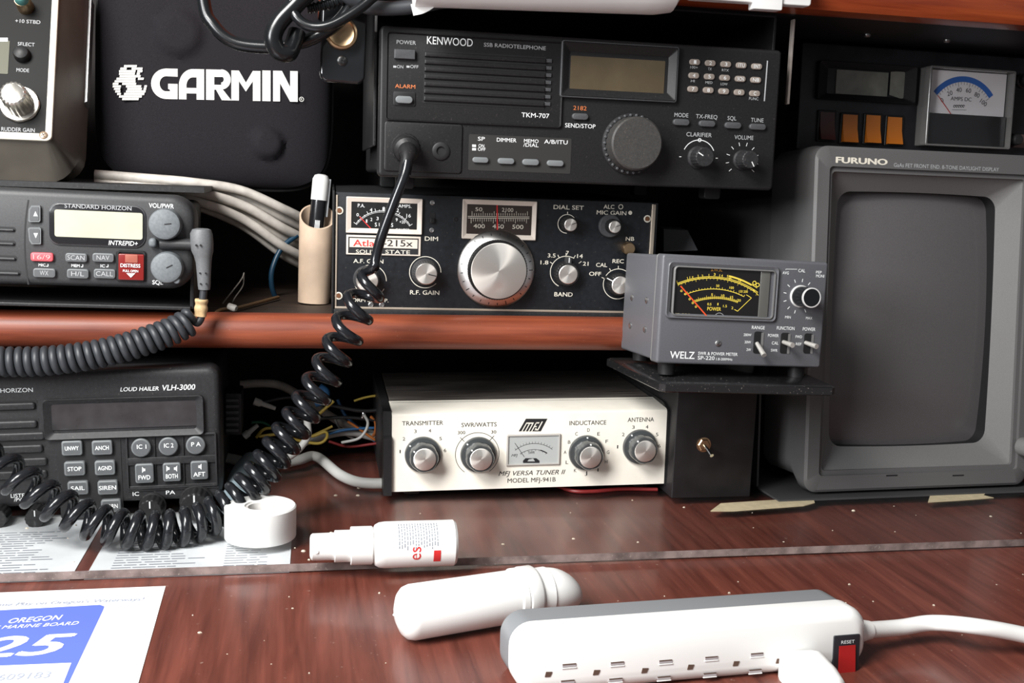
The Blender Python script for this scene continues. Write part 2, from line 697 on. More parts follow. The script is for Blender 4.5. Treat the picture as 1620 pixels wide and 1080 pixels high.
def sheet_paper(name, corners, lines, label, cat, z=.0003, m=PAPERB, border=None):
    """a sheet lying on the desk: corners are world XY, lines are (x0,y0,x1,y1,width)"""
    mb = MB()
    t = .0002
    mb.loops([[(x, y, z) for x, y in corners], [(x, y, z + t) for x, y in corners]], m)
    for (x0, y0, x1, y1, wd) in lines:
        d = Vector((x1 - x0, y1 - y0))
        nn = Vector((-d.y, d.x)).normalized() * wd / 2
        mb.add([(x0 - nn.x, y0 - nn.y, z + t + .0001), (x1 - nn.x, y1 - nn.y, z + t + .0001), (x1 + nn.x, y1 + nn.y, z + t + .0001), (x0 + nn.x, y0 + nn.y, z + t + .0001)], [(0, 1, 2, 3)], INK)
    o = mb.build(name, world=True)
    tag(o, label, cat)
    return o


def para(x0, x1, ys, rag=.2, skew=0):
    out = []
    for y in ys:
        x = x0
        xe = x1 - random.random() * (x1 - x0) * rag
        while x < xe - .004:
            e = min(xe, x + random.uniform(.004, .014))
            out.append((x, y, e, y, .0012))
            x = e + random.uniform(.0008, .0018)
    return out


a = [at_z(148, 838, .0005), at_z(116, 906, .0005)]
xl = a[1].x
sheet_paper('printed_sheet', [(-.30, .614), (xl, .614), (xl + .001, .735), (-.30, .735)],
            para(-.29, xl - .014, [.628 + .0042 * i for i in range(18)], .15), 'printed instruction sheet under the clear acrylic at the far left', 'paper')
xl2 = at_z(138, 906, .0005).x
xr2 = at_z(458, 905, .0005).x
sheet_paper('printed_sheet', [(xl2, .614), (xr2, .614), (xr2 + .002, .735), (xl2 + .002, .735)],
            para(xl2 + .012, xl2 + .065, [.622 + .0042 * i for i in range(20)], .35) + para(xl2 + .076, xr2 - .012, [.624 + .0042 * i for i in range(19)], .25),
            'printed instruction sheet under the acrylic, beneath the white tape roll', 'paper')

# ------------------------------------------------------------------ registration card on the desk
root = bpy.data.objects.new('registration_card', None)
COL.objects.link(root)
root.location = (-.15, .50, 0)
tag(root, 'white registration card with a blue number panel at the bottom left corner', 'card')


class Flat:
    """prints on a sheet lying on the desk: u = x, v = y, w = z"""

    def __init__(s, root): s.root = root; s.o = root.location.copy()

    def L(s, px, py):
        p = at_z(px, py, .001)
        return p.x - s.o.x, p.y - s.o.y


def flatbuild(mb, name, root, label=None):
    mb.v = [(a, -c, b) if False else (a, b, c) for a, b, c in mb.v]
    me = bpy.data.meshes.new(name)
    me.from_pydata(mb.v, [], mb.f)
    for m in mb.mats: me.materials.append(m)
    me.polygons.foreach_set('material_index', mb.m)
    bm = bmesh.new(); bm.from_mesh(me); bmesh.ops.recalc_face_normals(bm, faces=bm.faces); bm.to_mesh(me); bm.free()
    o = bpy.data.objects.new(name, me)
    COL.objects.link(o)
    o.parent = root
    if label: o['label'] = label
    return o


fl = Flat(root)
cr = fl.L(262, 925); cb = fl.L(214, 1100); cl = fl.L(-60, 938)
mb = MB()
card = [(cl[0] - .06, -.06), (cb[0], -.06), (cr[0], cr[1]), (cl[0] - .06, cl[1])]
mb.poly(card, .0001, .0004, PAPER)


def ftext(mb, t, x0, y0, x1, y1, cap, m, w=.0007, **k):
    """from pixel (x0,y0) to (x1,y1): middle of the capitals; cap in metres"""
    A, B = fl.L(x0, y0), fl.L(x1, y1)
    rot = math.degrees(math.atan2(B[1] - A[1], B[0] - A[0]))
    ln = math.hypot(B[0] - A[0], B[1] - A[1])
    cu, cv = (A[0] + B[0]) / 2, (A[1] + B[1]) / 2
    mb.text(t, cu - ln / 2, cu + ln / 2, cv, cap, m, w, rot=rot, **k)


ftext(mb, "Come Play on Oregon's Waterways!", -22, 956, 228, 946, .0042, INK2, shear=.25)
for k in range(4):
    A, B = fl.L(-20, 937 + 2 * k), fl.L(225, 929 + 2.2 * k)
    mb.line(A, B, .0003, .0005, INK2)
flatbuild(mb, 'card_sheet', root)
mb = MB()
pts = [fl.L(-60, 967), fl.L(158, 955), fl.L(165, 957.5), fl.L(163, 963), fl.L(98, 1100), fl.L(-60, 1100)]
mb.poly(pts, .0004, .00055, BLUE)
ftext(mb, 'OREGON', 14, 981, 99, 975, .0060, PAPER, bold=.02, shear=.3)
ftext(mb, 'STATE MARINE BOARD', -50, 994, 125, 984, .0040, PAPER, bold=.012, shear=.3)
ftext(mb, '25', -44, 1024, 116, 1016, .0225, PAPER, bold=.035, shear=.3)
mb.flat([fl.L(-60, 1054), fl.L(113, 1047), fl.L(92, 1100), fl.L(-60, 1100)], .0007, PAPER)
ftext(mb, '609183', -4, 1071, 80, 1066, .0062, INK2, w=.0009, shear=.1)
flatbuild(mb, 'number_panel', root, 'blue panel with white lettering')

# ------------------------------------------------------------------ tape roll
c = at_z(412, 848, SZ)
d = Dev('tape_roll', 'white roll of tape lying flat beside the black coiled cord', 'tape', (c.x, c.y, SZ))
rad, ht = .0222, .0205


def zlathe(mb, prof, m, n=48, c0=True, c1=True, cx=0, cy=0):
    """lathe round the vertical axis in face coordinates (u, v up, w towards viewer)"""
    mb.loops([[(cx + r * math.cos(2 * PI * i / n), z, cy + r * math.sin(2 * PI * i / n)) for i in range(n)] for r, z in prof], m, c0, c1)


mb = MB()
zlathe(mb, [(.0098, 0), (rad - .0004, 0), (rad, .0006), (rad, ht - .0008), (rad - .0008, ht), (.0098, ht), (.0098, 0)], WHITE, c0=False, c1=False)
d.part('tape_winding', mb)
mb = MB()
zlathe(mb, [(.0078, .0003), (.0097, .0003), (.0097, ht - .001), (.0078, ht - .001), (.0078, .0003)], mat('tape_core_card', (.60, .58, .56), .7), c0=False, c1=False)
d.part('core', mb)

# ------------------------------------------------------------------ spray bottle lying on its side
c = at_z(606, 884, SZ)
br = .0136
yb = at_z(640, 899, SZ).y + .004
xa, xb = at_y(490, 868, yb).x, at_y(721, 866, yb).x
d = Dev('spray_bottle', 'small white spray bottle with red print lying on the desk', 'bottle', ((xa + xb) / 2, yb, SZ))
LN = xb - xa


def xlathe(mb, prof, m, n=40, cz=0, cw=0, c0=True, c1=True):
    """lathe round the horizontal axis; prof is (u, radius)"""
    mb.loops([[(u, cz + r * math.cos(2 * PI * i / n), cw + r * math.sin(2 * PI * i / n)) for i in range(n)] for u, r in prof], m, c0, c1)


def ux(px): return (px - 490) / 231 * LN - LN / 2


mb = MB()
b0 = ux(588)
xlathe(mb, [(b0 - .002, .006), (b0, .0095), (b0 + .0012, .0118), (b0 + .0035, .0131), (b0 + .007, br), (ux(716), br), (ux(720), br - .0012), (ux(721), br - .003)], WHITE, cz=br)


def wrap(s, u, ang, size_u, m, bold=0, rr=br + .0001, cap=.003):
    """letters running round the bottle; ang = start angle (90 = top, 0 = towards the viewer)"""
    vs, fs = glyphs(s, bold)
    k = cap / CAPH
    out = []
    for x, y in vs:
        a = R(ang) + (x * k) / rr
        out.append((u - (y - CAPH / 2) * k, br + rr * math.sin(a), rr * math.cos(a)))
    mb.add(out, fs, m)


for i in range(15):
    u = ux(627 + i * 4.3)
    A = 78
    while A > 10 + (i % 3) * 5:
        e = A - random.uniform(4, 11)
        vs = []
        for a in (A, e):
            for q in (-.0003, .0003):
                vs.append((u + q, br + (br + .0001) * math.sin(R(a)), (br + .0001) * math.cos(R(a))))
        mb.add(vs, [(0, 1, 3, 2)], INK)
        A = e - 2
wrap('es', ux(651), -24, 0, REDP, .0, cap=.0072)
vs = []
for k in range(9):
    a = 2 - 4 * k
    for u in (ux(681), ux(692)):
        vs.append((u, br + (br + .00015) * math.sin(R(a)), (br + .00015) * math.cos(R(a))))
mb.add(vs, [(2 * k, 2 * k + 1, 2 * k + 3, 2 * k + 2) for k in range(8)], REDP)
d.part('bottle_body', mb)
mb = MB()
xlathe(mb, [(ux(553), .0108), (ux(554), .0112), (ux(586), .0112), (ux(588), .0106)], WHITE, cz=br)
xlathe(mb, [(ux(528), .0090), (ux(529), .0093), (ux(553), .0093)], WHITE, cz=br)
d.part('collar', mb)
mb = MB()
xlathe(mb, [(ux(490), .005), (ux(491), .0068), (ux(494), .0078), (ux(528), .0080)], WHITE, cz=br)
mb.lathe(ux(500), br, [(.0012, .006), (.0012, .0084)], WHITE, n=12)
d.part('nozzle_cap', mb)

# ------------------------------------------------------------------ white tube fitting lying on the desk
A = at_y(624, 1004, .512)
B = at_y(912, 982, .540)
ctr = (A + B) / 2
ang = math.degrees(math.atan2(B.y - A.y, B.x - A.x))
d = Dev('tube_fitting', 'white plastic tube with collar rings and a tapered elbow behind the power strip', 'fitting', (ctr.x, ctr.y, 0), rz=ang)
FL = math.hypot(B.x - A.x, B.y - A.y)


def fx(px): return (px - 620) / 292 * FL - FL / 2


rr = .0142
mb = MB()
xlathe(mb, [(fx(620), .0012), (fx(622), .0030), (fx(624), .0062), (fx(630), .0110), (fx(636), .0132), (fx(645), rr), (fx(804), rr * .985)], WHITE, cz=rr + .0007)
xlathe(mb, [(fx(617), .0003), (fx(620), .0012)], WHITE, cz=rr + .0007, n=12)
d.part('tube_body', mb)
mb = MB()
xlathe(mb, [(fx(800), rr), (fx(802), rr + .0006), (fx(811), rr + .0006), (fx(812), rr + .0002)], WHITE, cz=rr + .0007)
xlathe(mb, [(fx(812), rr), (fx(815), rr + .0009), (fx(832), rr + .0009), (fx(836), rr), (fx(838), rr - .0010), (fx(856), rr - .0010), (fx(857), rr - .0015)], WHITE, cz=rr + .0007)
d.part('collar_ring', mb)
mb = MB()
L_ = []
for k in range(9):
    t = k / 8
    u = fx(857) + (fx(914) - fx(857)) * t
    r_ = (rr - .0016) * math.sqrt(max(.01, 1 - t * t * .97))
    L_.append([(u, rr + .0007 + r_ * math.cos(2 * PI * i / 32) - .0042 * t * t + .0, r_ * math.sin(2 * PI * i / 32) + .002 * t * t) for i in range(32)])
mb.loops(L_, WHITE)
d.part('elbow', mb)

# ------------------------------------------------------------------ power strip lying on its long side
yS = .450
a, b = at_y(815, 1030, yS), at_y(1387, 1000, yS)
top = at_y(1100, 984, yS).z
rzS = 3.2
d = Dev('power_strip', 'white power strip with grey back and red reset switch at the bottom', 'power strip', ((a.x + b.x) / 2, yS, 0), rx=-4, rz=rzS)
hw = (b.x - a.x) / 2
mb = MB()
mb.rbox(-hw, hw, .0006, top, -.015, 0, WHITE, .011, .006, seg=8)
ps = d.part('face_shell', mb)
mb = MB()
mb.rbox(-hw + .0004, hw - .0006, .0006, top - .0004, -.037, -.0151, mat('strip_grey', (.20, .21, .22), .45), .011, .0003, seg=8, backbev=.004)
d.part('back_shell', mb, label='grey back half of the housing')
HOLE = mat('socket_shadow', (.09, .05, .035), .8)
SLOTM = mat('socket_slot', (.36, .33, .34), .7)
RECESS = mat('socket_face', (.70, .70, .72), .45)
for hx_, hy_ in ((867, 1066), (943, 1063), (1019.5, 1060), (1092, 1054.5), (1164, 1049), (1232, 1045)):
    mb = MB()
    for dx, dy in ((33.5, -14), (31, 12)):
        if hx_ > 1200: continue
        a_, b_ = d.L(hx_ + dx, hy_ + dy, 0)
        mb.rbox(a_ - .0033, a_ + .0033, b_ - .0008, b_ + .0008, -.0002, .00025, SLOTM, .0003, 0)
        mb.rbox(a_ - .0033, a_ + .0033, b_ + .0003, b_ + .0008, -.0002, .0003, HOLE, .0002, 0)
        mb.rbox(a_ - .0036, a_ + .0036, b_ - .0015, b_ - .0010, -.0002, .0004, WHITE, .0002, .0001)
    a_, b_ = d.L(hx_, hy_, 0)
    mb.poly([(a_ - .0016, b_ - .0012), (a_ + .0010, b_ - .0012), (a_ + .0019, b_ + .0010), (a_ - .0010, b_ + .0012)], -.0002, .0003, HOLE)
    d.part('outlet', mb)
mb = MB()
d.box(mb, 1320, 1006, 1358, 1068, -.001, .0008, mat('switch_black', (.02, .02, .025), .3), .0006, .0003)
d.txt(mb, 'RESET', 1331, 1352, 1015, 5, WHT, w=.001)
sw = d.part('switch_frame', mb, label='black switch surround')
mb = MB()
u0, v1 = d.L(1328, 1022, .001); u1, v0 = d.L(1351, 1066, .001)
mb.loops([[(u0, v0, .0006), (u1, v0, .0006), (u1, v1, .0006), (u0, v1, .0006)], [(u0, v0, .0022), (u1, v0, .0022), (u1, v1, .0012), (u0, v1, .0012)]],
         mat('red_rocker', (.35, .012, .012), .2, coat=.6))  # plain red plastic rocker
d.part('reset_switch', mb, sw, 'red rocker')
mb = MB()
u, v = d.L(1387, 1000, -.010)
xlathe(mb, [(hw - .002, .0062), (hw + .004, .0058), (hw + .010, .0046)], WHITE, cz=v, cw=-.014, n=20)
d.part('strain_relief', mb)
P0 = d.W(hw + .006, v, -.014)
pc = cable('power_cord', [P0, at_y(1425, 992, P0.y + .006), at_y(1475, 985, P0.y + .006), at_y(1540, 990, .462), at_y(1620, 1004, .458), at_y(1720, 1030, .452)], .0042,
      WHITE, None, n=14)
pc.parent = d.root
pc.matrix_parent_inverse = d.mtx.inverted()
# plug pushed into the last outlet
u, v = d.L(1262, 1062, 0)
e = Dev('plug_adapter', 'white plug pushed into the power strip next to the red switch', 'plug', d.W(u, v - .016, .0006), rx=-4, rz=rzS - 6)
mb = MB()
L_ = []
for ww, hx, hy in ((0, .0105, .013), (.004, .0115, .014), (.020, .0110, .013), (.030, .0098, .0115), (.034, .0080, .0095)):
    L_.append([(x, y + .014, ww) for x, y in rrect(-hx, hx, -hy, hy, .005, 6)])
mb.loops(L_, WHITE)
e.part('plug_body', mb)
mb = MB()
for k in range(3):
    mb.rbox(-.0105, .0105, .007 + .006 * k, .0082 + .006 * k, .010, .0122, WHITE, .0004, .0003)
e.part('grip_ridge', mb)

# ------------------------------------------------------------------ controls shared by the instruments


def knob(d, name, px, py, r, h, mbody, cap=None, capm=None, rib=0, amp=.05, skirt=None, skm=None, pointer=None, pm=None, parent=None, n=48, w0=0, taper=.94):
    """px,py: pixel at the knob's foot; r in metres; skirt=(r,h)"""
    u, v = d.L(px, py, w0)
    mb = MB()
    z = w0
    if skirt:
        mb.lathe(u, v, [(skirt[0], z), (skirt[0], z + skirt[1] * .5), (skirt[0] - skirt[1] * .4, z + skirt[1])], skm or mbody, n)
        z += skirt[1]
    mb.lathe(u, v, [(r, z), (r * (1 + taper) / 2, z + h * .55), (r * taper, z + h - r * .06), (r * taper - r * .06, z + h)], mbody, n if not rib else rib * 6, rib, amp, ribrows=(0, 1, 2))
    if pointer is not None and not cap:
        a = R(pointer)
        mb.line((u + r * .25 * math.cos(a), v + r * .25 * math.sin(a)), (u + r * .85 * math.cos(a), v + r * .85 * math.sin(a)), r * .1, z + h + .0001, pm or WHT)
    k = d.part(name, mb, parent)
    if cap:
        mb = MB()
        mb.lathe(u, v, [(cap, z + h - .0004), (cap, z + h + .0005), (cap - .0004, z + h + .0008)], capm or ALU, n)
        if pointer is not None:
            a = R(pointer)
            mb.line((u + cap * .2 * math.cos(a), v + cap * .2 * math.sin(a)), (u + cap * .95 * math.cos(a), v + cap * .95 * math.sin(a)), cap * .09, z + h + .0010, pm or BLKP)
        d.part('knob_cap', mb, k, 'bright turned aluminium cap' if (capm or ALU) is ALU else None)
    return k, u, v


def button(d, x0, y0, x1, y1, h, m, txt=None, tm=None, r=.001, bev=.0006, name='button', cap=None, w0=0, tx=None, ty=None, parent=None, label=None, bold=0):
    mb = MB()
    d.box(mb, x0, y0, x1, y1, w0 - .0003, w0 + h, m, r, bev)
    if txt:
        xa, xb = tx or (x0 + (x1 - x0) * .18, x1 - (x1 - x0) * .18)
        d.txt(mb, txt, xa, xb, ty or (y0 + y1) / 2, cap or (y1 - y0) * .38, tm or WHT, w0 + h + .0001, bold=bold)
    return d.part(name, mb, parent, label)


def screw(d, px, py, r, m=STEEL, w0=0, slot=30, parent=None, phil=True):
    u, v = d.L(px, py, w0)
    mb = MB()
    mb.lathe(u, v, [(r, w0 - .0002), (r, w0 + r * .25), (r * .7, w0 + r * .45)], m, 20)
    a = R(slot)
    for q in ((0, 90) if phil else (0,)):
        a = R(slot + q)
        mb.line((u - r * .6 * math.cos(a), v - r * .6 * math.sin(a)), (u + r * .6 * math.cos(a), v + r * .6 * math.sin(a)), r * .22, w0 + r * .46, BLKP)
    return d.part('screw', mb, parent)


# ------------------------------------------------------------------ wide black radiotelephone under the overhead cabinet
K = Dev('radiotelephone', 'wide black radiotelephone with slatted speaker and big tuning knob below the overhead rail', 'radio',
        (.1892, .7048, .2341), -.35, -.1, -.55)
kw, kh = .2755 / 2, .0957
mb = MB()
mb.rbox(-kw + .004, kw - .004, .004, kh - .003, -.23, -.012, BLK2, .003, .001)
K.part('case', mb)
mb = MB()
mb.rbox(-kw, kw, 0, kh, -.014, 0, BLK, .003, .0018)
# right end: pale line drawn down beside the keypad
d = K
u0, v0 = d.L(1214, 96); u1, v1 = d.L(1209, 160)
mb.line((u0, v0), (u1, v1), .0009, .00015, GRYP)
u0, v0 = d.L(742, 212); u1, v1 = d.L(902, 275)
mb.rbox(u0, u1, v1, v0, -.0002, .00025, mat('kenwood_subpanel', (.020, .019, .018), .55), .001, 0)
for t, xl, xr, yc, cp, m in (
        ('MIC', 637, 652, 204, 6.5, WHT), ('PHONES', 680, 716, 217.5, 6.5, WHT), ('SP', 756, 767, 219.5, 6, WHT), ('ON', 757, 766, 230.5, 5, WHT),
        ('OFF', 756, 768, 236, 5, WHT), ('DIMMER', 786, 817, 221.5, 6, WHT), ('MEMO', 829, 852, 223, 5.5, WHT), ('/DIAL', 828, 852, 229.5, 5.5, WHT),
        ('A/B/ITU', 861, 898, 224.5, 6.3, WHT), ('2182', 907, 928, 171, 6.5, ORG), ('SEND/STOP', 894, 942, 199, 6.5, WHT),
        ('MODE', 1067, 1089, 182, 6.3, GRYP), ('TX-FREQ', 1101, 1135, 184.5, 6.3, GRYP), ('SQL', 1151, 1165, 187, 6.3, GRYP), ('TUNE', 1188, 1208, 190, 6.3, GRYP),
        ('CLARIFIER', 1086, 1126, 213, 6.5, GRYP), ('VOLUME', 1162, 1192, 217.5, 6.5, GRYP),
        ('100+', 1092, 1104, 106.5, 4, GRYP), ('TX', 1120, 1126, 109, 4, GRYP), ('RTX', 1142, 1153, 111, 4, GRYP),
        ('HI', 1093, 1099, 128, 4, GRYP), ('MED', 1116, 1127, 130.5, 4, GRYP), ('LOW', 1140, 1151, 133, 4, GRYP), ('FUNC', 1185, 1200, 156, 4.5, GRYP)):
    d.txt(mb, t, xl, xr, yc, cp, m, w=.0004)
for y_ in (230.5, 236):
    a = d.L(747, y_ - 2, .0003); b = d.L(753, y_ + 2, .0003)
    mb.flat([(a[0], b[1]), (b[0], b[1]), (b[0], a[1]), (a[0], a[1])], .0004, WHT)
u, v = d.L(1105, 249)
mb.arc(u, v, .0118, 25, 155, .0005, .0002, WHT)
mb.arc(u, v + .0118, .0011, 0, 360, .0004, .0003, WHT, 16)
for a in (180, 0): mb.tick(u, v, a, .0125, .0140, .0005, .0002, WHT)
u, v = d.L(1174, 253)
for a in range(-50, 240, 29): mb.tick(u, v, a + 10, .0098, .0122, .0004, .0002, WHT)
front = d.part('front_panel', mb)
# raised speaker panel with its frame
mb = MB()
d_ = [d.L(*p) for p in ((612, 50), (887, 203))]
u0, v1 = d_[0]; u1, v0 = d_[1]
mb.frame(u0, u1, v0, v1, .0012, .0010, -.0002, .0020, BLK, .002, .001, wi=.0011)
mb.rbox(u0 + .001, u1 - .001, v0 + .001, v1 - .001, -.0002, .0010, BLK, .001, .0002)
d.txt(mb, 'KENWOOD', 675.5, 748, 65.5, 12, WHT, w=.0012, bold=.004)
d.txt(mb, 'SSB RADIOTELEPHONE', 765.5, 863.6, 73.5, 6, GRYP, w=.0012, bold=.006)
d.txt(mb, 'TKM-707', 825, 869, 182.5, 7, WHT, w=.0012, bold=.004)
d.txt(mb, 'POWER', 627.5, 658, 67, 6, GRYP, w=.0012, bold=.008)
d.txt(mb, 'ON', 628, 638, 105.5, 5, GRYP, w=.0012)
d.txt(mb, 'OFF', 649, 662, 105.5, 5, GRYP, w=.0012)
for x in (622, 643):
    a, b = d.L(x, 107, .001), d.L(x + 5, 104, .001)
    mb.flat([(a[0], a[1]), (b[0], a[1]), (b[0], b[1]), (a[0], b[1])], .0012, GRYP)
d.txt(mb, 'ALARM', 625, 657, 136.5, 6, ORG, w=.0012, bold=.008)
spk = d.part('speaker_panel', mb)
mb = MB()
ga, gb = d.L(671, 79, .001), d.L(861, 170, .001)
mb.rbox(ga[0], gb[0], gb[1] - .001, ga[1], .0010, .0013, DARK, .0003, 0)
nsl = 7
for k in range(nsl):
    vt = ga[1] + (gb[1] - ga[1]) * (k + .5) / nsl
    mb.rbox(ga[0] + .0003, gb[0] - .0003, vt - .0019, vt + .0012, .0012, .0030, BLK, .0003, .0008)
    mb.rbox(gb[0] - .0008, gb[0] + .0040, vt - .0012, vt + .0012, .0010, .0020, CHAR, .0003, .0004)
d.part('speaker_grille', mb, spk)
button(d, 624, 77, 657, 94, .003, CHAR, r=.0004, parent=spk, name='power_button', w0=.001)
mb = MB()
d.box(mb, 622.5, 144, 657, 168, .0009, .0016, DARK, .001, .0002)
al = d.part('button_recess', mb, spk)
button(d, 626, 151, 653, 164, .0026, GREYK, r=.0025, name='alarm_button', w0=.0014, parent=None)
# lower left raised frame
mb = MB()
a, b = d.L(608, 191), d.L(730, 275)
mb.rbox(a[0], b[0], b[1], a[1], -.0002, .0011, BLK, .0022, .0009)
jp = d.part('jack_panel', mb)
# mic jack with the plug in it
u, v = d.L(641, 234)
mb = MB()
mb.lathe(u, v, [(.0094, .0009), (.0094, .0022), (.0088, .0028)], BLK, 40, rib=20, amp=.03, ribrows=(0, 1))
mb.lathe(u, v, [(.0062, .001), (.0062, .0034)], DARK, 24)
d.part('microphone_jack', mb)
u, v = d.L(697, 239)
mb = MB()
mb.lathe(u, v, [(.0058, .0009), (.0058, .0020), (.0050, .0024), (.0030, .0024), (.0030, .0012)], DARK, 28)
d.part('headphone_jack', mb)
for x0, y0, x1, y1 in ((748, 248, 773, 258), (788, 249.5, 814, 260), (827, 251, 853, 262), (866, 253, 892, 263.5), (906, 178.5, 931, 190),
                       (1066, 187.5, 1091, 199), (1107, 190, 1132, 201), (1148, 192.5, 1173, 204), (1187, 195, 1212, 206)):
    button(d, x0, y0, x1, y1, .0022, GREYK if y0 > 240 else CHAR, r=.0022, w0=.0002)
keys = [['1', '2', '3', 'ITU', 'ENT'], ['4', '5', '6', 'SCN', 'NB'], ['7', '8', '9', '0', 'C']]
KEYM = mat('translucent_key', (.26, .22, .19), .5)
for r_, row in enumerate(keys):
    for c_, t in enumerate(row):
        x = 1099.7 + c_ * 24.5 - r_ * 1.6
        y = 98 + c_ * 1.75 + r_ * 21.4
        button(d, x - 8, y - 5.2, x + 8, y + 5.2, .0014, KEYM, t, WHT, r=.0018, bev=.0004, name='key', cap=5.5,
               tx=(x - (2 if len(t) == 1 else 5), x + (2 if len(t) == 1 else 5)), ty=y)
# display
mb = MB()
a, b = d.L(889.5, 66), d.L(1066, 161)
mb.frame(a[0], b[0], b[1], a[1], .0055, .0058, -.0002, .0034, BLK, .0012, .0006, wi=.0004)
mb.frame(a[0] - .0008, b[0] + .0008, b[1] - .0008, a[1] + .0008, .0007, .0007, -.0002, .0036, CHAR, .0015, .001)
ds = d.part('display_bezel', mb)
mb = MB()
a, b = d.L(898, 85), d.L(1056, 156)
mb.rbox(a[0], b[0], b[1], a[1], .0001, .00045, DARK, .0005, 0)
a, b = d.L(903, 88), d.L(1049, 153)
mb.rbox(a[0], b[0], b[1], a[1], .0002, .0008, LCDK, .0005, 0)
d.part('display', mb, ds, 'unlit amber-brown display window')
knob(d, 'tuning_knob', 998, 228, .0182, .012, mat('tuning_knob_black', (.040, .038, .036), .5, noise=.2, nscale=900, dust=.1), skirt=(.0205, .003), skm=BLK2, taper=.97, n=64)
u, v = d.L(998, 228)
mb = MB()
for i in range(20):
    a = R(60 + i * 12)
    c_, s_ = math.cos(a), math.sin(a)
    mb.lathe(u + .0192 * c_, v + .0192 * s_, [(.0010, .0024), (.0010, .0036), (.0006, .004)], CHAR, 8)
d.part('knob_skirt_grips', mb)
knob(d, 'clarifier_knob', 1104, 249, .0068, .011, BLK2, skirt=(.0078, .003), rib=18, amp=.02, pointer=150)
knob(d, 'volume_knob', 1174, 253, .0062, .012, BLK2, skirt=(.0070, .003), rib=18, amp=.02, pointer=-60)
# bracket cheeks that hang from the overhead cabinet
mb = MB()
for s in (-1, 1):
    mb.rbox(s * (kw + .0006), s * (kw + .0026), .020, kh + .026, -.16, -.018, BLK, .001, .0004)
    mb.rbox(s * (kw - .0010), s * (kw + .0006), .045, .060, -.10, -.03, DARK, .001, .0004)
mb.rbox(-kw - .0026, kw + .0026, kh + .0244, kh + .0262, -.16, -.018, DARK, .001, .0004)
d.part('mounting_bracket', mb)
mb = MB()
a = d.L(1239.5, 30, -.02); b = d.L(1243.5, 165, -.02)
mb.rbox(b[0], b[0] + .0016, b[1], kh + .0244, -.022, -.0178, mat('pale_edge_strip', (.45, .40, .36), .5), .0005, .0002)
d.part('bracket_edge', mb, label='pale bare edge of the bracket cheek')
mb = MB()
mb.rbox(-kw - .0026, -kw - .0010, kh - .002, kh + .0244, -.022, -.0178, STEEL, .0005, .0002)
d.part('bracket_edge', mb, label='pale bare edge of the bracket cheek')
for uu in (-kw + .02, kw - .035):
    for ww in (-.03, -.2):
        mb = MB()
        mb.rbox(uu - .006, uu + .006, -.0075, .004, ww - .006, ww + .006, DARK, .002, .0005)
        d.part('rubber_foot', mb)
mb = MB()
mb.rbox(d.L(678, 40)[0], d.L(713, 40)[0], kh - .0022, kh - .0006, -.016, -.0135, BRASS, .0004, .0002)
d.part('clip', mb, label='yellow-brown strip on the top edge')

# ------------------------------------------------------------------ black transceiver with silver tuning knob on the shelf
A_ = Dev('transceiver', 'black transceiver with big silver tuning knob standing on the shelf', 'radio', (.1435, .7595, .1366), 1.0, -.04, -1.71)
d = A_
aw, ah = .2358 / 2, .0854
mb = MB()
mb.rbox(-aw + .001, aw - .001, -.0005, ah, -.20, -.003, BLK2, .001, .0005)
d.part('case', mb)
mb = MB()
mb.rbox(-aw, aw, .0005, ah, -.003, 0, PANB, .0008, .0003)
for t, xl, xr, yc, cp in (('DIM', 672, 693, 377.5, 6.5), ('A.F. GAIN', 559, 606.5, 413, 6.3), ('R.F. GAIN', 648.7, 695, 462.6, 6.5), ('NORM SB OPP.', 549, 614.7, 474.7, 5.5),
                          ('DIAL SET', 875.7, 923.6, 328, 6.5), ('ALC', 955, 972, 327, 6.3), ('MIC GAIN', 944, 991, 336.5, 6.3), ('NB', 990, 1003.4, 377.6, 6),
                          ('1.8', 855, 867.6, 415, 6), ('3.5', 866.5, 879, 404, 6), ('7', 895.5, 900, 400, 6), ('14', 913, 922, 405, 6), ('21', 922, 931, 417, 6), ('BAND', 877, 906, 465.5, 6.5),
                          ('OFF', 932, 951, 433, 6), ('CAL', 943, 960.6, 419, 6), ('REC', 969, 987, 413, 6)):
    d.txt(mb, t, xl, xr, yc, cp, CRM, w=.00015, bold=.012)
for px, py, r_, a0, a1 in ((672.7, 430.5, .0113, 0, 315), (586, 444, .0113, 0, 330), (897, 354, .0068, 40, 270), (895, 430, .0116, 60, 245), (977.5, 449, .0112, 50, 300)):
    u, v = d.L(px, py)
    mb.arc(u, v, r_, a0, a1, .0005, .00015, CRM, 40)
u, v = d.L(895, 430)
for a in (150, 118, 92, 62, 35): mb.tick(u, v, a, .0116, .0140, .0005, .00015, CRM)
u, v = d.L(977.5, 449)
for a in (160, 122, 92): mb.tick(u, v, a, .0112, .0135, .0005, .00015, CRM)
u, v = d.L(897, 354); mb.tick(u, v, 90, .0068, .0088, .0006, .00015, CRM)
u, v = d.L(982, 327); mb.arc(u, v, .0016, 0, 360, .0005, .00015, CRM, 16)
u, v = d.L(997, 336.5); mb.flat([(u + .0015 * math.cos(2 * PI * i / 16), v + .0015 * math.sin(2 * PI * i / 16)) for i in range(16)], .00015, CRM)
d.part('front_panel', mb)
mb = MB()
TRIM = mat('warm_silver_trim', (.55, .47, .38), .4, metal=.6)
mb.rbox(-aw + .001, -aw + .0022, .004, ah - .002, 0, .0008, TRIM, .0003, .0002)
mb.rbox(-aw + .001, aw - .001, .0030, .0045, 0, .0010, TRIM, .0003, .0002)
mb.rbox(aw - .0050, aw - .0020, .004, ah - .001, 0, .0014, TRIM, .0003, .0004)
d.part('panel_trim', mb, label='thin silver strip round the panel edge')
mb = MB()
mb.rbox(-aw - .0014, -aw + .0002, -.001, ah + .001, -.2, .002, BLK, .0005, .0003)
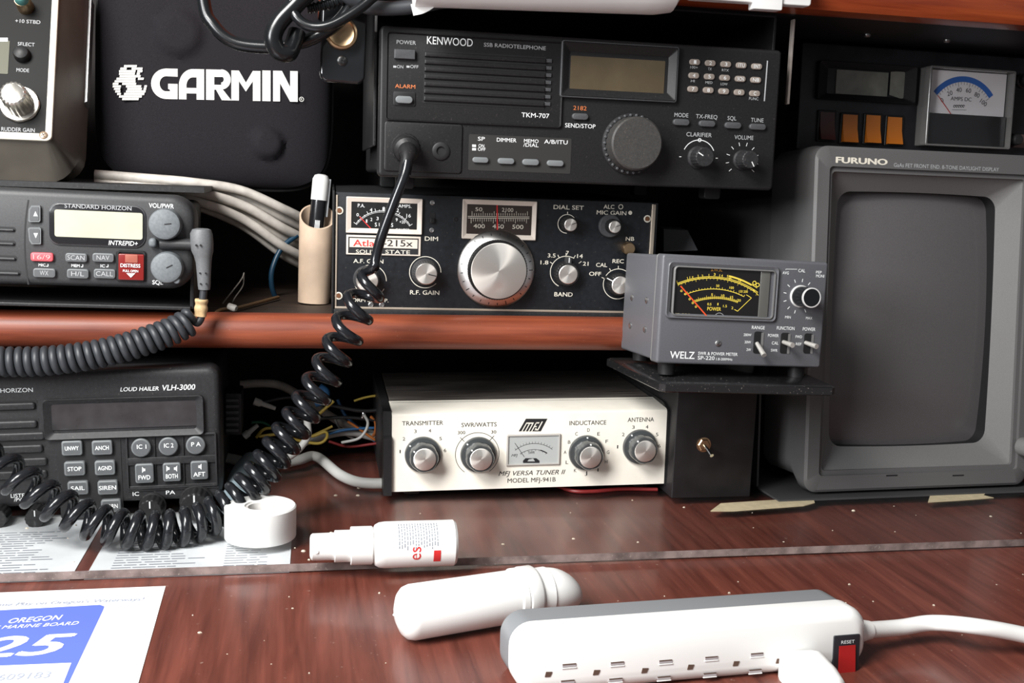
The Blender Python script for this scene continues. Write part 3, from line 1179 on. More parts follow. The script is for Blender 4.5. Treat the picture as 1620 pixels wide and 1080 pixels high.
mb.rbox(-aw, aw, -.0026, .0028, -.004, .0016, BLK2, .0006, .0004)
d.part('front_rail', mb)
for px, py in ((537, 333), (535.7, 467.6), (1024, 346)):
    u, v = d.L(px, py)
    mb = MB()
    mb.lathe(u, v, [(.0027, 0), (.0027, .0006), (.0020, .0008), (.0018, .0003)], CRM, 20)
    mb.lathe(u, v, [(.0017, .0003), (.0014, .0012)], mat('rusty_screw', (.22, .10, .05), .5, metal=.6), 16)
    d.part('screw', mb)
# meter
FRC = mat('cream_bezel', (.70, .62, .54), .45)
mb = MB()
a, b = d.L(548, 310.5), d.L(667, 371)
fr_u0, fr_v1, fr_u1, fr_v0 = a[0], a[1], b[0], b[1]
ia, ib = d.L(556, 318.5), d.L(659.5, 367)
mb.frame(a[0], b[0], b[1], a[1], ia[0] - a[0], a[1] - ia[1], 0, .0026, FRC, .0006, .0003, wi=.0014)
mz = d.part('meter_bezel', mb, label='cream frame')
mb = MB()
mb.rbox(ia[0] - .0004, ib[0] + .0004, ib[1] - .0004, ia[1] + .0004, .0001, .0008, mat('meter_face_black', (.014, .014, .014), .3, coat=.5), .0003, 0)
W_ = .001
for t, xl, xr, yc, cp in (('P.A.', 566, 577, 325, 5.5), ('AMPS.', 630, 651, 326, 5), ('0', 564, 567.5, 339.5, 5), ('4', 585, 589, 332, 5.5), ('8', 605, 609, 330, 5.5), ('12', 624, 631, 332.5, 5.5), ('16', 643, 650, 341, 5.5),
                          ('1', 579, 581, 349.5, 5), ('2', 586, 589, 347, 5), ('3', 595.5, 599, 345.5, 5), ('5', 606, 609, 345, 5), ('7', 616, 619, 346, 5), ('9', 626, 629, 347.5, 5), ('+20', 632, 641, 351, 4.5),
                          ('S UNITS', 593, 622, 355.5, 6), ('CALIBER', 626, 648, 363, 3)):
    d.txt(mb, t, xl, xr, yc, cp, WHT, w=W_)
u, v = d.L(605.5, 385)
ry = .0225
mb.arc(u, v, .0235, 35, 145, .0003, W_, WHT, 30, ry=.0232)
mb.arc(u, v, .0228, 35, 145, .0002, W_, WHT, 30, ry=.0223)
for i in range(17):
    mb.tick(u, v, 35 + i * 110 / 16, .0228, .0252 if i % 2 == 0 else .0240, .0003, W_, WHT)
a, b = d.L(569, 342.5), d.L(591, 366)
mb.line(a, b, .0006, W_ + .0004, REDP)
d.part('meter_face', mb, mz)
# name plate
mb = MB()
a, b = d.L(548, 371), d.L(665, 405)
mb.rbox(a[0], b[0], b[1], a[1], 0, .0012, FRC, .0004, .0003)
a, b = d.L(551, 374), d.L(661.5, 402.5)
mb.flat([(a[0], b[1]), (b[0], b[1]), (b[0], a[1]), (a[0], a[1])], .0013, BLKP)
a, b = d.L(553, 376), d.L(660, 393)
mb.flat([(a[0], b[1]), (b[0], b[1]), (b[0], a[1]), (a[0], a[1])], .0014, FRC)
d.txt(mb, 'Atlas', 558.7, 600, 384.5, 10, REDP, w=.0015, bold=.012)
d.txt(mb, '-215x', 606, 653, 384.5, 10, BLKP, w=.0015, bold=.012)
d.txt(mb, 'SOLID', 563, 596, 398, 5.8, CRM, w=.0015, bold=.008)
d.txt(mb, 'STATE', 609.6, 648.7, 398.5, 5.8, CRM, w=.0015, bold=.008)
d.part('name_plate', mb, label='cream plate with red and black lettering')
# slide switch and its two rivets
for px, py in ((684, 320.5), (683, 364), (720.6, 346.6), (853, 350)):
    u, v = d.L(px, py)
    mb = MB()
    mb.lathe(u, v, [(.0017, 0), (.0017, .0004), (.0012, .0005), (.0010, .0001)], STEEL if px < 700 else BLK, 16)
    d.part('rivet', mb)
mb = MB()
d.box(mb, 680, 336, 688, 354, 0, .0004, DARK, .0003, 0)
d.box(mb, 681, 345, 687.5, 353, .0003, .0022, BLK, .0003, .0003)
d.part('slide_switch', mb)
mb = MB()
for px in (587, 604):
    u, v = d.L(px, 482)
    mb.lathe(u, v, [(.0020, 0), (.0020, .0007), (.0015, .0009), (.0010, .0002)], STEEL, 14)
d.part('jack_socket', mb)
# dial window
mb = MB()
a, b = d.L(732, 314.5), d.L(846.5, 380)
ia, ib = d.L(739, 322.5), d.L(838, 372.5)
mb.frame(a[0], b[0], b[1], a[1], ia[0] - a[0], a[1] - ia[1], 0, .0026, FRC, .0006, .0003, wi=.0014)
dw = d.part('dial_bezel', mb, label='cream frame')
mb = MB()
mb.rbox(ia[0] - .0004, ib[0] + .0004, ib[1] - .0004, ia[1] + .0004, .0001, .0008, mat('dial_drum_brown', (.030, .020, .016), .4, coat=.4), .0003, 0)
for t, xl, xr, yc, cp in (('50', 752, 763, 331, 6), ('2100', 794, 812, 332, 6), ('400', 749, 767, 357.5, 6.5), ('450', 779, 797, 358, 6.5), ('500', 810.5, 828, 358.8, 6.5)):
    d.txt(mb, t, xl, xr, yc, cp, CRM, w=.001)
for yy in (342, 344.5):
    mb.line(d.L(740, yy), d.L(837, yy + 1), .0004, .001, CRM)
for i in range(26):
    x = 745 + i * 3.5
    mb.line(d.L(x, 345), d.L(x, 350 if i % 5 else 353), .0003, .001, CRM)
    mb.line(d.L(x + 1.5, 341), d.L(x + 1.5, 337 if i % 5 else 334), .0003, .001, CRM)
mb.line(d.L(786, 323), d.L(786.5, 372), .0009, .0013, REDP)
d.part('dial_face', mb, dw)
# main tuning knob: silver skirt, knurled black body, turned cap
u, v = d.L(784, 425)
SKS = brushed('silver_skirt', (.75, .74, .72), .35)
mb = MB()
mb.lathe(u, v, [(.0283, .001), (.0283, .0022), (.0275, .0030), (.0215, .0058), (.0215, .0050)], SKS, 64)
for i in range(50):
    a = 2 * PI * i / 50
    r0, r1 = (.0240, .0268) if i % 5 == 0 else (.0246, .0262)
    for rr_ in (0,):
        w0, w1 = .0058 - (r0 - .0215) / .006 * .0028 + .0002, .0058 - (r1 - .0215) / .006 * .0028 + .0002
        c_, s_ = math.cos(a), math.sin(a)
        n_ = (-s_ * .0003, c_ * .0003)
        if i % 2 == 0:
            mb.add([(u + r0 * c_ - n_[0], v + r0 * s_ - n_[1], w0), (u + r1 * c_ - n_[0], v + r1 * s_ - n_[1], w1), (u + r1 * c_ + n_[0], v + r1 * s_ + n_[1], w1), (u + r0 * c_ + n_[0], v + r0 * s_ + n_[1], w0)], [(0, 1, 2, 3)], BLKP)
sk = d.part('dial_skirt', mb, label='silver graduated skirt')
mb = MB()
mb.lathe(u, v, [(.0213, .004), (.0213, .012), (.0208, .0145), (.0206, .0150)], BLK, 360, rib=72, amp=.012, ribrows=(0, 1))
tk = d.part('tuning_knob', mb)
mb = MB()
mb.lathe(u, v, [(.0200, .0146), (.0200, .0156), (.0195, .0158)], ALU, 64)
d.part('knob_cap', mb, tk, 'turned aluminium cap')
KN = mat('knurled_black_knob', (.045, .045, .047), .4)
knob(d, 'gain_knob', 672, 430, .0088, .010, KN, cap=.0076, rib=30, amp=.02, pointer=-12, skirt=(.0096, .002))
knob(d, 'audio_gain_knob', 580, 441, .0088, .010, KN, cap=.0076, rib=30, amp=.02, skirt=(.0096, .002))
knob(d, 'dial_set_knob', 898, 354, .0056, .010, BLK, cap=.0046, rib=20, amp=.02, pointer=20)
mb = MB(); u, v = d.L(964, 357)
mb.lathe(u, v, [(.0084, 0), (.0084, .003), (.0078, .0038)], CHAR, 36)
d.part('outer_knob', mb)
knob(d, 'mic_gain_knob', 966, 357, .0054, .012, BLK, cap=.0044, rib=20, amp=.02, pointer=20)
k, u, v = knob(d, 'band_knob', 895, 432, .0092, .008, BLK, cap=.0070, rib=24, amp=.02)
mb = MB()
mb.poly([(u - .0020, v + .007), (u + .0020, v + .007), (u + .0018, v + .0122), (u - .0014, v + .0122)], .001, .008, KN)
mb.line((u + .0003, v + .0085), (u + .0003, v + .0122), .0006, .0081, WHT)
d.part('pointer_nose', mb, k)
k, u, v = knob(d, 'function_knob', 977, 449, .0085, .008, BLK, cap=.0066, rib=24, amp=.02)
mb = MB()
mb.line((u - .0045, v + .0022), (u - .0105, v + .005), .0007, .0084, WHT)
mb.poly([(u - .0110, v + .0040), (u - .004, v + .0005), (u - .004, v + .0042), (u - .0100, v + .0062)], .001, .0082, BLK)
d.part('pointer_nose', mb, k)
mb = MB(); u, v = d.L(992, 392)
mb.lathe(u, v, [(.0046, 0), (.0046, .006), (.0040, .007)], BRASS, 24)
d.part('blanker_knob', mb, label='dull brass push knob')
for uu in (-aw + .02, aw - .02):
    for ww in (-.02, -.18):
        mb = MB()
        mb.rbox(uu - .006, uu + .006, (.1327 - d.o.z - d.N.z * ww) / d.V.z, .001, ww - .006, ww + .006, DARK, .002, .0005)
        d.part('rubber_foot', mb)

# ------------------------------------------------------------------ ivory antenna tuner on the desk
T = Dev('antenna_tuner', 'ivory-fronted antenna tuner with four black knobs standing on the desk', 'tuner', (.1699, .738, .0117), .06, -.92, -1.14)
d = T
tw, th = .2041 / 2, .0576
VIN = mat('black_streaked_vinyl', (.030, .025, .023), .5, noise=.0)
VIN = wood('streaked_dark_vinyl', (.020, .017, .015), (.17, .15, .135), 0, .42, .1, scale=2.2, speck=.12)
mb = MB()
mb.rbox(-tw + .0005, tw - .0005, 0, th + .0012, -.150, -.030, VIN, .001, .0005)
d.part('case', mb, label='dark streaked vinyl top')
mb = MB()
# front panel folded back over the top
pr = [(0, -.0015), (0, 0), (th - .0025, 0), (th - .0009, -.0007), (th, -.0025), (th + .0014, -.036), (th - .0004, -.036), (th - .0014, -.0030), (th - .003, -.0015)]
mb.loops([[(u, v, w_) for v, w_ in pr] for u in (-tw, tw)], IVORY)
for t, xl, xr, yc, cp in (('TRANSMITTER', 636, 701, 669, 6.6), ('SWR/WATTS', 730, 785.7, 671.5, 6.6), ('INDUCTANCE', 901, 959, 668.5, 6.6), ('ANTENNA', 993, 1034.6, 663.5, 6.6),
                          ('300', 724, 736, 684, 5), ('30', 777, 785, 683, 5), ('MODEL MFJ-941B', 803, 879, 759, 6.8)):
    d.txt(mb, t, xl, xr, yc, cp, BLKP, bold=.006)
d.txt(mb, 'MFJ VERSA TUNER II', 788.6, 894.5, 747.5, 7, BLKP, bold=.004, shear=.3)
for t, x, y in (('1', 633, 714), ('2', 639, 694), ('3', 657, 682), ('4', 680, 681), ('5', 697, 693.5), ('6', 704, 712),
                ('C', 912, 686), ('D', 931, 680), ('E', 947, 686), ('B', 900.5, 699), ('F', 960, 698), ('A', 894, 715), ('G', 962, 715), ('L', 897, 731), ('H', 959, 730), ('K', 910, 744), ('I', 946, 743), ('J', 927, 748),
                ('3', 1002, 675.5), ('4', 1023.6, 675), ('5', 1039.5, 687), ('2', 986, 687), ('1', 977, 706.5), ('6', 1043, 705)):
    w_ = 2.0 if t not in '1I' else .9
    d.txt(mb, t, x - w_, x + w_, y, 5.2, BLKP)
u, v = d.L(755, 718)
mb.arc(u, v, .0160, -55, 235, .0004, .00012, BLKP, 50)
for a in (135, 48): mb.tick(u, v, a, .0135, .0180, .0004, .00012, BLKP)
# slanted maker's mark: black parallelogram with letters cut out in ivory
P = [d.L(832, 662), d.L(866, 662), d.L(855.5, 682), d.L(820.5, 682)]
mb.flat(P, .00012, BLKP)


def lerp4(s, t):
    a = (P[3][0] + (P[2][0] - P[3][0]) * s, P[3][1] + (P[2][1] - P[3][1]) * s)
    b = (P[0][0] + (P[1][0] - P[0][0]) * s, P[0][1] + (P[1][1] - P[0][1]) * s)
    return a[0] + (b[0] - a[0]) * t, a[1] + (b[1] - a[1]) * t


for s0, t0, s1, t1 in ((.12, 0, .17, .62), (.27, 0, .32, .62), (.42, 0, .47, .62), (.12, .60, .47, .70), (.56, 0, .61, .72), (.56, .62, .72, .72), (.60, .34, .70, .42), (.80, .12, .86, .78), (.68, .08, .86, .18), (.68, .08, .73, .26)):
    mb.flat([lerp4(s0, t0), lerp4(s1, t0), lerp4(s1, t1), lerp4(s0, t1)], .0002, IVORY)
d.part('front_panel', mb)
mb = MB()
a, b = d.L(801.5, 687), d.L(885, 734)
mb.frame(a[0], b[0], b[1], a[1], .0012, .0012, 0, .0016, mat('meter_case_grey', (.45, .43, .40), .4), .0005, .0003)
mm = d.part('meter_bezel', mb)
mb = MB()
mb.rbox(a[0] + .001, b[0] - .001, b[1] + .001, a[1] - .001, 0, .0007, METERS, .0003, 0)
u, v = d.L(843, 748)
mb.arc(u, v, .0225, 52, 128, .0003, .0008, BLKP, 30)
mb.arc(u, v, .0180, 56, 124, .0003, .0008, BLKP, 30)
mb.arc(u, v, .0180, 56, 74, .0008, .0008, BLKP, 10)
for i in range(14): mb.tick(u, v, 54 + i * 72 / 13, .0225, .0240, .0002, .0008, BLKP)
for i in range(8): mb.tick(u, v, 58 + i * 64 / 7, .0168, .0180, .0002, .0008, BLKP)
d.txt(mb, 'SWR', 836, 846, 715.5, 4, BLKP, w=.0008)
d.txt(mb, 'MFJ', 809, 819, 720, 4, BLKP, w=.0008, shear=.3)
mb.line(d.L(814, 700), d.L(829, 722), .0003, .0010, BLKP)
mb.flat([d.L(827, 728), d.L(831, 724), d.L(848, 724), d.L(853, 728), d.L(853, 731.5), d.L(827, 731.5)], .0009, BLKP)
mb.flat([d.L(836, 726), d.L(843, 724.5), d.L(846, 729), d.L(834, 729)], .0010, METERS)
d.part('meter_face', mb, mm)
SKM = mat('knob_skirt_gloss', (.055, .060, .062), .18, coat=.4)
for px, py, ang, nm in ((669, 718.5, 143, 'transmitter_knob'), (756.5, 718.5, 135, 'range_knob'), (927, 715.5, 90, 'inductance_knob'), (1012, 706, 128, 'antenna_knob')):
    u, v = d.L(px, py)
    mb = MB()
    mb.lathe(u, v, [(.0132, 0), (.0132, .0018), (.0126, .0028), (.0104, .0032)], SKM, 48)
    # fluted grip
    rows = []
    for r0, z in ((.0101, .003), (.0096, .0125), (.0090, .0135)):
        row = []
        for i in range(72):
            a = 2 * PI * i / 72
            row.append((u + r0 * (1 + .055 * abs(math.cos(3.5 * a))) * math.cos(a), v + r0 * (1 + .055 * abs(math.cos(3.5 * a))) * math.sin(a), z))
        rows.append(row)
    mb.loops(rows, SKM)
    a = R(ang)
    for r_, z in ((.0118, .0032), (.0092, .0137)):
        mb.lathe(u + r_ * math.cos(a), v + r_ * math.sin(a), [(.0007, z - .0006), (.0006, z + .0002)], WHT, 10)
    k = d.part(nm, mb)
    mb = MB()
    mb.lathe(u, v, [(.0080, .0132), (.0080, .0143), (.0075, .0146)], ALU, 48)
    d.part('knob_cap', mb, k, 'turned aluminium cap')
for s, nm in ((-1, 'left'), (1, 'right')):
    mb = MB()
    if s < 0:
        pr = [(-.002, .003), (th * .62, .003), (th + .0015, -.004), (th + .032, -.14), (th + .032, -.152), (-.002, -.152)]
    else:
        pr = [(-.001, .0006), (th - .002, .0006), (th + .003, -.010), (th + .004, -.152), (-.001, -.152)]
    x0, x1 = (-tw - .0062, -tw - .0002) if s < 0 else (tw + .0002, tw + .0020)
    if s < 0:
        pr = [(-.002, .003), (th * .70, .003), (th * .72, -.001), (th + .001, -.003), (th + .0015, -.152), (-.002, -.152)]
    mb.loops([[(u, v, w_) for v, w_ in pr] for u in (x0, x1)], BLK)
    d.part('side_panel', mb)
for uu in (-tw + .015, tw - .015):
    for ww in (-.015, -.13):
        mb = MB()
        mb.rbox(uu - .006, uu + .006, -.0050, 0, ww - .006, ww + .006, DARK, .002, .0005)
        d.part('rubber_foot', mb)

# ------------------------------------------------------------------ black tray with its box, carrying the power meter
yB = .722
a, b = at_y(1062, 790, yB), at_y(1186, 790, yB)
BX0, BX1 = a.x, b.x
TZ = .1075
d = Dev('switch_box', 'black box with a small toggle switch beneath the black tray', 'box', ((BX0 + BX1) / 2, yB, SZ))
bw = (BX1 - BX0) / 2
BOXM = mat('black_painted_board', (.010, .009, .010), .5, noise=.4, nscale=60)
mb = MB()
mb.rbox(-bw, bw, 0, TZ - .0065 - SZ, -.16, 0, BOXM, .001, .0006)
d.part('box_body', mb)
u, v = d.L(1113, 703)
mb = MB()
mb.lathe(u, v, [(.0048, 0), (.0048, .0012), (.0040, .0018), (.0022, .0018)], BRASS, 6)
mb.lathe(u, v, [(.0056, 0), (.0056, .0006), (.005, .0007)], BRASS, 24)
tg = d.part('switch_nut', mb, label='brass nut of the toggle switch')
mb = MB()
mb.tube([(u, v, .001), (u + .0008, v - .0025, .008), (u + .0017, v - .0050, .013)], [.0011, .0013, .0015], CHROME, 12)
d.part('toggle_lever', mb, tg)
# tray
fl_, fr_ = at_z(1046, 606, TZ), at_z(1324, 612, TZ)
bl_ = at_z(958, 565, TZ)
cx, cy = (fl_.x + fr_.x) / 2, (fl_.y + fr_.y) / 2
d = Dev('tray', 'thin glossy black tray under the grey power meter', 'tray', (cx, cy, TZ - .0062))


def tl(p): return p.x - cx, -(p.y - cy)


TRM = mat('gloss_black_tray', (.012, .012, .013), .22, dust=.35, coat=.3)
mb = MB()
o_ = [tl(fl_), tl(fr_), (fr_.x + .006 - cx, -(bl_.y - cy)), tl(bl_)]
# build in plan: (u, w) outline, v thickness
pts = []
for i, p in enumerate(o_):
    q, n_ = o_[i - 1], o_[(i + 1) % 4]
    for t in (q, n_):
        dx, dy = t[0] - p[0], t[1] - p[1]
        l_ = math.hypot(dx, dy)
        pts.append((p[0] + dx / l_ * .003, p[1] + dy / l_ * .003))
lo = []
for vv, ins in ((0, .0008), (.0008, 0), (.0054, 0), (.0062, .0008)):
    mx_, my_ = sum(p[0] for p in pts) / 8, sum(p[1] for p in pts) / 8
    lo.append([(mx_ + (p[0] - mx_) * (1 - ins / .05), vv, my_ + (p[1] - my_) * (1 - ins / .05)) for p in pts])
mb.loops(lo, TRM)
d.part('tray_plate', mb)

# ------------------------------------------------------------------ grey SWR meter
Wm = Dev('power_meter', 'grey power meter with black dial and three toggle levers on the black tray', 'meter', (.2933, .662, .1168), -3.2, 1.51, .44)
d = Wm
ww, wh = .1193 / 2, .0725
mb = MB()
mb.rbox(-ww + .0015, ww - .0015, .001, wh - .0008, -.080, -.002, WLZ, .002, .0008)
cs = d.part('case', mb)
for vv in (.020, .040):
    for w_ in (-.030, -.062):
        mb = MB()
        rows = []
        for r_, x in ((.0022, 0), (.0022, .0006), (.0015, .0010)):
            rows.append([(-ww + .0015 - x, vv + r_ * math.cos(2 * PI * i / 14), w_ + r_ * math.sin(2 * PI * i / 14)) for i in range(14)])
        mb.loops(rows, STEEL)
        d.part('side_screw', mb, cs)
mb = MB()
mb.rbox(-ww, ww, 0, wh, -.010, 0, WLZ, .0022, .0018)
mb.frame(-ww, ww, 0, wh, .0010, .0010, -.012, -.0106, FUR2, .0022, .002)
for t, xl, xr, yc, cp in (('CAL', 1263, 1274, 428, 5), ('AVG', 1238, 1248, 431.5, 4.5), ('PEP', 1291, 1300, 430.5, 4), ('MONI', 1291, 1304, 436.5, 4.5), ('MIN', 1242, 1251, 501.5, 4), ('MAX', 1275, 1285, 503, 4),
                          ('RANGE', 1189.5, 1210, 518, 5.2), ('FUNCTION', 1229, 1257, 519, 5.2), ('POWER', 1270, 1290, 520.5, 5.2),
                          ('200W', 1176.5, 1188.8, 529.5, 4), ('20W', 1178, 1188, 541, 4), ('2W', 1181, 1188, 553, 4), ('POWER', 1215, 1232, 530.5, 4.6), ('CAL', 1221, 1231.6, 542.5, 4.6), ('SWR', 1219.6, 1230, 554, 4.2),
                          ('FWD', 1258.6, 1269, 532.5, 4.2), ('REF', 1259, 1268, 544, 4.2),
                          ('WELZ', 1060, 1099, 561.5, 11, ), ('SWR & POWER METER', 1104.5, 1167, 559.5, 4.8), ('SP-220', 1103.8, 1130.5, 566, 5.8), ('1.8-200MHz', 1133, 1158.7, 568, 3.8)):
    d.txt(mb, t, xl, xr, yc, cp, WHT, bold=.01 if t != 'WELZ' else .016)
for a, b in (((1243, 427), (1243, 425.5)), ((1243, 425.5), (1261, 425.8))): mb.line(d.L(*a), d.L(*b), .0003, .00012, WHT)
u, v = d.L(1264.6, 468.6)
for a in range(-122, 200, 29):
    if -122 <= a < -60 and a > -100: continue
    mb.tick(u, v, a + 60 + 62 - 62, .0098, .0120, .0005, .00012, WHT)
panel = d.part('front_panel', mb)
# meter window
mb = MB()
a, b = d.L(1057, 413), d.L(1225, 509)
mb.frame(a[0], b[0], b[1], a[1], .0030, .0032, -.0004, .0022, WLZ, .0030, .0015, wi=.0008)
mb.frame(a[0] + .004, b[0] - .002, b[1] + .0015, a[1] - .0025, .0009, .0009, .0005, .0026, FUR2, .003, .002)
mf = d.part('meter_bezel', mb)
mb = MB()
a, b = d.L(1062, 418), d.L(1213, 504)
mb.rbox(a[0], b[0], b[1], a[1], .0001, .0006, mat('meter_black', (.008, .007, .007), .25, coat=.5), .002, 0)
w_ = .0008
c_ = d.L(1136, 506)


def earc(pts3, wd, m, n=30, ww_=w_):
    """circular arc through three panel points; returns centre, radius and end angles"""
    (x1, y1), (x2, y2), (x3, y3) = pts3
    D_ = 2 * (x1 * (y2 - y3) + x2 * (y3 - y1) + x3 * (y1 - y2))
    ux_ = ((x1 ** 2 + y1 ** 2) * (y2 - y3) + (x2 ** 2 + y2 ** 2) * (y3 - y1) + (x3 ** 2 + y3 ** 2) * (y1 - y2)) / D_
    uy_ = ((x1 ** 2 + y1 ** 2) * (x3 - x2) + (x2 ** 2 + y2 ** 2) * (x1 - x3) + (x3 ** 2 + y3 ** 2) * (x2 - x1)) / D_
    r_ = math.hypot(x1 - ux_, y1 - uy_)
    a0, a1 = math.degrees(math.atan2(y1 - uy_, x1 - ux_)), math.degrees(math.atan2(y3 - uy_, x3 - ux_))
    if wd: mb.arc(ux_, uy_, r_, a1, a0, wd, ww_, m, n)
    return ux_, uy_, r_, a1, a0


x, y, r_, a0, a1 = earc([d.L(1072, 450), d.L(1133, 440), d.L(1197, 464)], .0005, YEL)
for q in (.0010, .0017): mb.arc(x, y, r_ + q * .9, a0 + (0 if q < .0015 else 20), a1 - (0 if q < .0015 else 34), .0004, w_, YEL, 30)
mb.arc(x, y, r_ + .0024, a0 + 6, a1 - 34, .0005, w_, YEL, 24)
mb.arc(x, y, r_ + .0030, a0 + 2, a0 + 22, .0005, w_, YEL, 24)
for i in range(24): mb.tick(x, y, a0 + (a1 - a0) * i / 23, r_ - (.0016 if i % 3 == 0 else .0009), r_, .0002, w_, YEL)
for i in range(7): mb.tick(x, y, a1 - (a1 - a0) * i / 8, r_, r_ + .0028, .0003, w_, YEL)
x, y, r_, a0, a1 = earc([d.L(1083, 466), d.L(1133, 457), d.L(1176, 469)], .0004, YEL)
for i in range(22): mb.tick(x, y, a0 + (a1 - a0) * i / 21, r_, r_ + (.0014 if i % 4 == 0 else .0008), .0003, w_, YEL)
x, y, r_, a0, a1 = earc([d.L(1096, 478), d.L(1131, 471.5), d.L(1166, 478)], .0004, YEL)
mb.arc(x, y, r_ + .0008, a0, a1, .0003, w_, YEL, 24)
for i in range(24): mb.tick(x, y, a0 + (a1 - a0) * i / 23, r_ - .0006, r_ + (.0022 if i % 4 == 0 else .0014), .0002, w_, YEL)
for a_, b_ in (((1180, 466), (1188, 471)), ((1188, 471), (1166, 492)), ((1166, 492), (1161, 489)), ((1190, 457), (1199, 467))): mb.line(d.L(*a_), d.L(*b_), .0004, w_, YEL)
for t, x0, x1, yy, cp, m in (('S.W.R.', 1125, 1143, 426.5, 5, mat('amber_print', (.62, .30, .05), .6)), ('POWER', 1119, 1140.6, 488.5, 5.5, YEL), ('1.5', 1091, 1097, 439, 4, YEL), ('2', 1110, 1112.5, 436.5, 4, YEL), ('3', 1129, 1132, 434, 4, YEL), ('4', 1141, 1143.5, 436, 4, YEL), ('5', 1150, 1152.5, 437, 4, YEL), ('10', 1168, 1173, 443, 4, YEL),
                             ('50', 1133, 1138, 452, 3.8, YEL), ('100', 1154, 1161, 455, 3.8, YEL), ('150 200', 1169, 1183, 461, 3.8, YEL), ('5', 1125, 1128, 466, 3.8, YEL), ('10', 1141, 1146, 467.5, 3.8, YEL), ('15', 1155, 1160, 470, 3.8, YEL), ('20', 1166, 1172, 475, 3.8, YEL),
                             ('0.5', 1119, 1125.5, 481, 3.8, YEL), ('1', 1135, 1136.5, 481, 3.8, YEL), ('1.5', 1144, 1150, 484, 3.8, YEL), ('2', 1157, 1160, 487, 3.8, YEL), ('SP-220', 1067, 1092, 497.5, 4, mat('dim_yellow_print', (.35, .30, .12), .6))):
    d.txt(mb, t, x0, x1, yy, cp, m, w=w_, bold=.006)
u, v = d.L(1196, 449, w_)
for q in (-1, 1):
    mb.arc(u + q * .0012, v - q * .0006, .0012, 0, 360, .0005, w_, YEL, 16)
for p in ((1078, 460), (1084, 465), (1091, 473), (1096, 479), (1101, 485)):
    u, v = d.L(p[0], p[1], w_)
    mb.arc(u, v, .0006, 0, 360, .0003, w_, YEL, 10)
mb.line(d.L(1075.6, 452), d.L(1116.5, 499), .0009, w_ + .0004, mat('red_orange_needle', (.70, .08, .02), .5))
u, v = d.L(1137, 503)
mb.arc(u, v, .0035, 10, 170, .0003, w_, GRYP, 16)
d.part('meter_face', mb, mf)
mb = MB()
a, b = d.L(1204, 420), d.L(1213, 504)
mb.rbox(a[0], b[0], b[1], a[1], .0001, .0010, mat('window_edge_glass', (.11, .11, .10), .15), .0005, .0004)
d.part('window_edge', mb, mf, 'pale glassy right edge of the window')
RING = mat('bright_ring', (.85, .85, .84), .35, metal=.4)
k, u, v = knob(d, 'calibration_knob', 1266, 468.6, .0068, .0150, GLOSSB, skirt=(.0076, .0014), skm=RING, taper=.96)
mb = MB(); mb.lathe(u, v, [(.0067, .0152), (.0067, .0164), (.0060, .0166), (.0058, .0163)], RING, 40); mb.lathe(u, v, [(.0058, .0160), (.0057, .0165)], GLOSSB, 40)
d.part('knob_rim', mb, k, 'chrome ring round the knob')
screw(d, 1135.8, 543, .0021, STEEL, slot=60, phil=False)
for x0, y0, x1, y1, sx, sy, tx, ty in ((1193.6, 524, 1205.6, 559.5, 1198, 543, 1209, 562), (1236, 526, 1248, 559.5, 1240, 541, 1254, 546), (1273, 527, 1285, 559.5, 1275, 542, 1292, 548)):
    mb = MB()
    d.box(mb, x0, y0, x1, y1, -.0002, .0002, DARK, .0018, 0)
    d.box(mb, x1 - .6, y0 + 2, x1 + .8, y1, 0, .0004, FUR2, .0002, 0)
    sl = d.part('switch_slot', mb)
    mb = MB()
    p0 = d.L(sx, sy, .0005); p1 = d.L(tx, ty, .0105)
    mb.tube([(p0[0], p0[1], 0), ((p0[0] + p1[0]) / 2, (p0[1] + p1[1]) / 2, .0053), (p1[0], p1[1], .0105)], [.0014, .0016, .0018], mat('lever_silver', (.62, .60, .56), .35, metal=.5), 14)
    d.part('toggle_lever', mb, sl)
for uu in (-ww + .012, ww - .012):
    for w2 in (-.012, -.066):
        mb = MB()
        vb_ = -.0090 - w2 * .056
        mb.loops([[(uu + r_ * math.cos(2 * PI * i / 20), vv, w2 + r_ * math.sin(2 * PI * i / 20)) for i in range(20)] for r_, vv in ((.0055, vb_), (.0062, .0012))], DARK)
        d.part('rubber_foot', mb)

# ------------------------------------------------------------------ radar display
bl_ = at_z(1268, 777, .0105)
FT = -5
FW = .196
Fd = Dev('radar_display', 'big grey radar display with a blank portrait screen at the right', 'display', (bl_.x + FW / 2, bl_.y, .0105), FT, 0, 2.5)
d = Fd
fw = FW / 2
print('furuno top-left u', d.L(1288, 229), -fw, 'bl', d.L(1268, 777))
fh = d.L(1288, 229)[1]
mb = MB()
ia, ib = d.L(1322, 263), d.L(1609, 742)
iu0, iv1, iu1, iv0 = d.L(1313, 263)[0], ia[1], ib[0], d.L(1440, 748)[1]
# hood: outer ring
mb.frame(-fw, fw, 0, fh, 0, 0, -.05, 0, FUR, .004, .001) if False else None
o1 = rrect(-fw, fw, 0, fh, .010, 6)
o0 = rrect(-fw - .0025, fw + .0025, .0085, fh + .002, .014, 6)
o2 = rrect(-fw + .002, fw - .002, .002, fh - .002, .009, 6)
i1 = rrect(iu0, iu1, iv0, iv1, .003, 6)
i2 = rrect(iu0 + .0035, iu1 - .0035, iv0 + .0035, iv1 - .0035, .003, 6)
i3 = rrect(iu0 + .0040, iu1 - .0040, iv0 + .0040, iv1 - .0040, .004, 6)


def W3(l, w_): return [(a, b, w_) for a, b in l]


